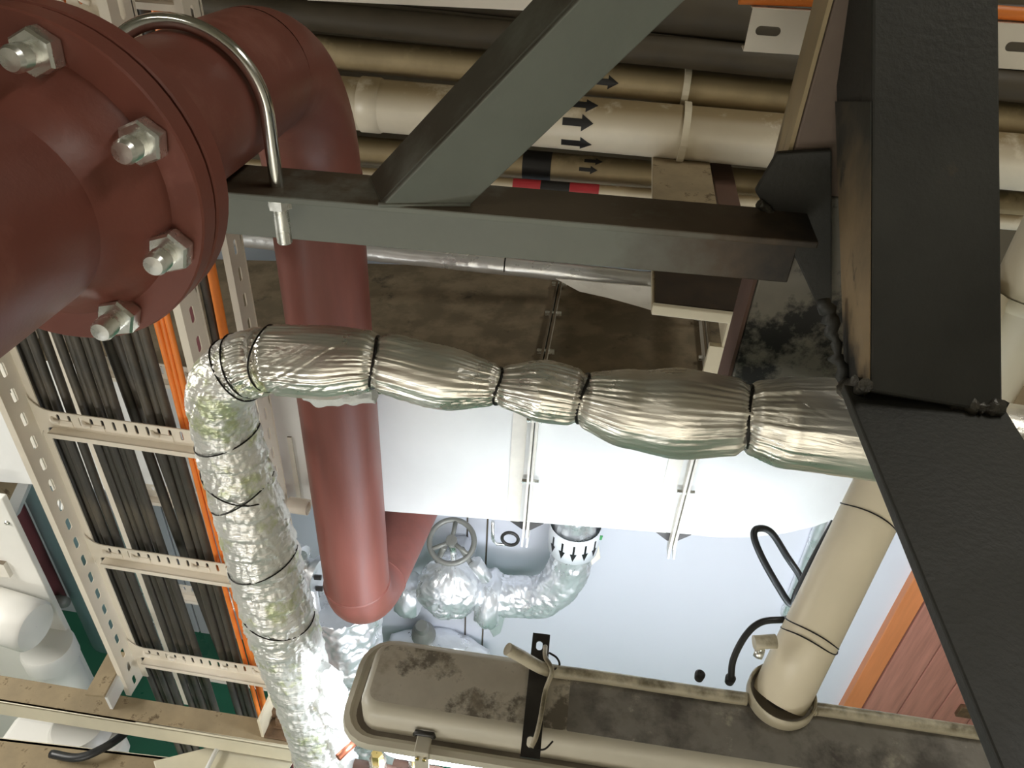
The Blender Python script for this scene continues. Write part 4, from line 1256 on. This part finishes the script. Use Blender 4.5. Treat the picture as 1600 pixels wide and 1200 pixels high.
# small flanged valve half hidden by the foil drop
v3 = thing('flanged_valve', 'small flanged silver valve between foil drop and red pipe', 'valve', on(490, 885, 'Y', 1.6))
q = on(478, 890, 'Y', 1.6)
MB().lathe([(.001, -.05), (.075, -.05), (.075, -.025), (.04, -.02), (.04, .03), (.06, .034), (.06, .055), (.001, .055)], q, (1, -.2, 0), 28).build('body', m_foil3, v3, sharp=.7)
for k in range(5):
    a = k * 1.25
    MB().tube([q + V((.05, .058 * math.cos(a), .048 * math.sin(a))), q + V((.072, .055 * math.cos(a), .048 * math.sin(a)))], .009, 6, sm=False).build('bolt', m_bar, v3)
MB().lathe([(.001, 0), (.02, 0), (.02, .09), (.001, .09)], q, (0, -.2, 1), 14).build('stem', m_zinc, v3, sharp=.7)
MB().tube([V((q.x, q.y, q.z - .03)), V((q.x, q.y, 0))], .028, 20).build('riser', m_foil3, v3)
# white pipe stub
q2 = on(482, 793, 'Y', 1.335); q = V((xr2 + .016, 1.335, q2.z))
o = MB().lathe([(.0155, 0), (.021, 0), (.021, (q2 - q).length), (.0155, (q2 - q).length), (.0155, 0)], q, (q2 - q), 24).build('pipe_stub', m_tray, sharp=.7)
tag(o, 'short open white pipe stub left of the red pipe', 'pipe')

# ------------------------------------------------------------------ left side equipment
o = MB().tube([V((on(130, 870, 'Y', 1.75).x, 1.75, z)) for z in (on(150, 985, 'Y', 1.75).z, 2.5, ZT)], 46 * 2.5 / F, 32).build('vertical_pipe', m_teal)
tag(o, 'thick teal-grey upright pipe left of the near ladder', 'pipe')
o = MB().tube([V((on(58, 870, 'Y', 1.66).x, 1.66, z)) for z in (on(85, 935, 'Y', 1.66).z, 2.5, ZT)], 17 * 2.4 / F, 24).build('vertical_pipe', m_maroon)
tag(o, 'maroon upright pipe beside the teal-grey one', 'pipe')
vv = thing('pipe_union', 'small grey union with bolts at the foot of the maroon pipe', 'fitting', on(95, 940, 'Y', 1.55))
q = on(95, 940, 'Y', 1.62)
MB().lathe([(.001, -.03), (.02, -.03), (.024, -.01), (.016, 0), (.024, .012), (.02, .03), (.001, .03)], q, (1, -.2, .3), 20).build('body', m_handwheel, vv)
for s_ in (-1, 1):
    MB().tube([q + V((.0, -.02, .03 * s_)), q + V((.012, -.05, .034 * s_))], .007, 6, sm=False).build('bolt', m_bar, vv)
# white cowl cabinet with pipe ends
YC = 1.32
cw = thing('white_cabinet', 'white sheet-metal cabinet with stepped round spouts at lower left', 'cabinet', on(60, 1000, 'Y', YC))
ce = on(76, 930, 'Y', YC)
ztopc = on(2, 790, 'Y', YC).z + .03
MB().box(ce.x - 1.4, ce.x, YC, YC + .02, .5, ztopc).build('side_panel', m_panel, cw, bevel=.003)
q = on(20, 968, 'Y', YC - .09)
qd = V((1, -.1, -.08)).normalized()
MB().lathe([(.001, -.3), (.075, -.3), (.078, .0), (.078, .07), (.07, .08), (.001, .081)], q, qd, 40).build('spout', m_panel, cw, sharp=.8)
q = on(75, 1012, 'Y', YC - .06)
MB().lathe([(.001, .012), (.075, .012), (.08, .0), (.08, -.055), (.066, -.06), (.066, -.4), (.001, -.4)], q, (0.0, 0, 1), 40).build('spout', m_panel, cw, sharp=.8)
MB().box(ce.x - 1.4, ce.x - .09, YC - .015, YC + .0, on(30, 880, 'Y', YC).z - .06, on(30, 880, 'Y', YC).z).build('seam_strip', m_strip, cw)
for z in (ztopc - .1, ztopc - .5):
    MB().lathe([(.001, .006), (.006, .005), (.008, 0)], V((ce.x - .02, YC - .001, z)), (0, -1, 0), 12).build('screw', m_zinc, cw)
# bracket above it
bk = thing('wall_bracket', 'brown board with white flange at left below the cream duct', 'bracket', on(15, 770, 'Y', 1.5))
MB().prism([on(x, y, 'Y', 1.5) for x, y in ((-60, 725), (40, 742), (12, 792), (-60, 800))], (0, .02, 0)).build('board', m_beamtop, bk)
MB().prism([on(x, y, 'Y', 1.48) for x, y in ((36, 738), (50, 744), (22, 812), (6, 800))], (0, .03, 0)).build('edge_flange', m_white, bk)

# ------------------------------------------------------------------ cream beams, lower left
Yb = 1.015
zbm = on(250, 1075, 'Y', Yb + .04).z
bm1 = thing('cream_beam', 'cream angle beam with dusty brown top crossing below the cable ladder', 'beam', on(230, 1120, 'Z', zbm))
tl, tr_ = on(-40, 1048, 'Z', zbm), on(470, 1133, 'Z', zbm)
fl_, fr_ = on(-40, 1092, 'Z', zbm), on(462, 1168, 'Z', zbm)
fl_ = on(-40, 1090, 'Z', zbm); fr_ = on(470, 1172, 'Z', zbm)
MB().prism([tl, tr_, fr_, fl_], (0, 0, -.01)).build('top_flange', m_beamtop, bm1, bevel=.002)
hh = V((0, 0, -.07))
MB().hexa([fl_, fr_, fr_ + V((0, .009, 0)), fl_ + V((0, .009, 0)), fl_ + hh, fr_ + hh, fr_ + V((0, .009, 0)) + hh, fl_ + V((0, .009, 0)) + hh]).build('web', m_beam, bm1, bevel=.002)
s0 = on(172, 1108, 'Z', zbm + .002); s1 = on(207, 1040, 'Z', zbm + .002)
sd = (s1 - s0).normalized(); sn = V((sd.y, -sd.x, 0))
MB().prism([s0 - sn * .05 + V((0, 0, .055)), s1 - sn * .05 + V((0, 0, .055)), s1 + V((0, 0, .055)), s0 + V((0, 0, .055))], (0, 0, .008)).build('stub_flange', m_beamtop, bm1)
MB().prism([s0, s1, s1 + V((0, 0, .055)), s0 + V((0, 0, .055))], sn * .008).build('stub_web', m_white, bm1)
# bolted bracket at the right end
bb = thing('ladder_foot_bracket', 'dirty angle bracket bolting the near ladder to the cream beam', 'bracket', on(430, 1140, 'Z', zbm))
k0 = on(408, 1152, 'Z', zbm + .002); k1 = on(440, 1080, 'Z', zbm + .002)
kd = (k1 - k0).normalized(); kn = V((kd.y, -kd.x, 0))
MB().prism([k0, k1, k1 + V((0, 0, .08)), k0 + V((0, 0, .08))], kn * .008).build('upright_plate', m_cream, bb, bevel=.002)
MB().prism([k0 + kn * .008, k1 + kn * .008, k1 + kn * .075, k0 + kn * .075], (0, 0, .008)).build('base_plate', m_rust, bb, bevel=.002)
for px, py in ((438, 1130), (430, 1112)):
    q = on(px, py, 'Z', zbm + .012)
    MB().lathe([(.001, .02), (.011, .02), (.013, .015), (.013, .003), (.02, .003), (.02, 0), (.001, 0)], q, (0, 0, 1), 6, sm=False).build('bolt', m_rust, bb)
MB().prism([on(x, y, 'Z', zbm + .004) for x, y in ((446, 1140), (466, 1130), (478, 1172), (458, 1166))], (0, 0, .004)).build('torn_foil', m_foil2, bb)
# second, lower beam
zb2 = zbm - .12
bm2 = thing('cream_beam', 'lower dusty beam at the bottom left corner', 'beam', on(150, 1180, 'Z', zb2))
P4 = [on(-40, 1148, 'Z', zb2), on(455, 1205, 'Z', zb2), on(455, 1270, 'Z', zb2), on(-40, 1215, 'Z', zb2)]
MB().prism(P4, (0, 0, -.012)).build('top_flange', m_beamtop, bm2, bevel=.002)
MB().prism([P4[0], P4[1], P4[1] + V((0, 0, -.06)), P4[0] + V((0, 0, -.06))], (0, -.008, 0)).build('web', m_beam, bm2)
P5 = [on(240, 1190, 'Z', zb2 + .03), on(340, 1165, 'Z', zb2 + .03), on(465, 1180, 'Z', zb2 + .03), on(430, 1240, 'Z', zb2 + .03), on(255, 1240, 'Z', zb2 + .03)]
o = MB().prism(P5, (0, 0, .004)).build('flat_plate', m_beam, bevel=.002); tag(o, 'pale flat plate lying under the end of the upper cream beam', 'plate')
o = MB().tube([on(344, 1160, 'Z', zb2 + .05), on(318, 1212, 'Z', zb2 + .05)], .006, 10).build('thin_rod', m_white); tag(o, 'thin white rod over the pale flat plate', 'rod')
o = MB().lathe([(.001, .06), (.07, .06), (.085, .04), (.085, -.06), (.001, -.06)], on(132, 1150, 'Z', zb2 - .1), (0, 0, 1), 32).build('round_cap', m_panel, sharp=.8); tag(o, 'round cream cap between the two lower-left beams', 'cap')
o = MB().box(-1.5, -1.16, .84, 1.02, zb2 - .16, zb2 - .08).build('white_box', m_panel, bevel=.02, seg=3); tag(o, 'white box between the two lower-left beams', 'box')
hs = smooth_path([on(80, 1178, 'Z', zb2 + .02), on(120, 1184, 'Z', zb2 + .03), on(155, 1172, 'Z', zb2 + .03), on(190, 1150, 'Z', zb2 + .0), on(220, 1120, 'Z', zb2 - .1)], 8)
o = MB().tube(hs, .011, 12).build('hose', m_rubber); tag(o, 'black hose end lying over the lower dusty beam', 'hose')

# ------------------------------------------------------------------ fittings below the lamp
o = MB().tube([on(556, 1158, 'Z', 2.2), on(528, 1184, 'Z', 2.2)], .0075, 14).build('copper_pipe', m_copper); tag(o, 'short copper pipe left of the lamp rim', 'pipe')
for px, lab in ((590, 'left brass-topped tap below the lamp rim'), (652, 'right brass-topped tap below the lamp rim')):
    q = on(px, 1188, 'Z', 2.05)
    tp = thing('tap', lab, 'tap', q, 'taps below the lamp')
    MB().lathe([(.001, .03), (.012, .03), (.014, .02), (.014, .0), (.001, .0)], q, (0, 0, 1), 6, sm=False).build('brass_nut', m_brass, tp)
    MB().lathe([(.001, 0), (.019, 0), (.02, -.03), (.016, -.09), (.001, -.09)], q, (0, 0, 1), 24).build('body', m_zinc, tp, sharp=.7)
    MB().tube([q + V((-.055, 0, -.04)), q + V((.055, 0, -.04))], .014, 14).build('cross_pipe', m_rustarm, tp)

# ------------------------------------------------------------------ slivers right of the strut
zz = on(1590, 610, 'Y', 1.3).z
o = MB().box(on(1560, 610, 'Z', zz).x, 1.9, 1.2, 1.38, zz - .05, zz).build('dusty_ledge', m_beamtop, bevel=.003)
tag(o, 'dusty beige ledge right of the strut foot', 'ledge')
q = on(1628, 420, 'Y', 1.29)
rt = thing('cream_standpipe', 'cream upright pipe at the right edge behind the black strut', 'pipe', V((q.x, q.y, zz)))
MB().tube([V((q.x, q.y, zz)), V((q.x, q.y, 4.6))], .06, 32).build('pipe', m_cream, rt)
bead(V((q.x, q.y, on(1600, 480, 'Y', 1.25).z)), (0, 0, 1), .065, 'collar', rt, m_beam, .012)
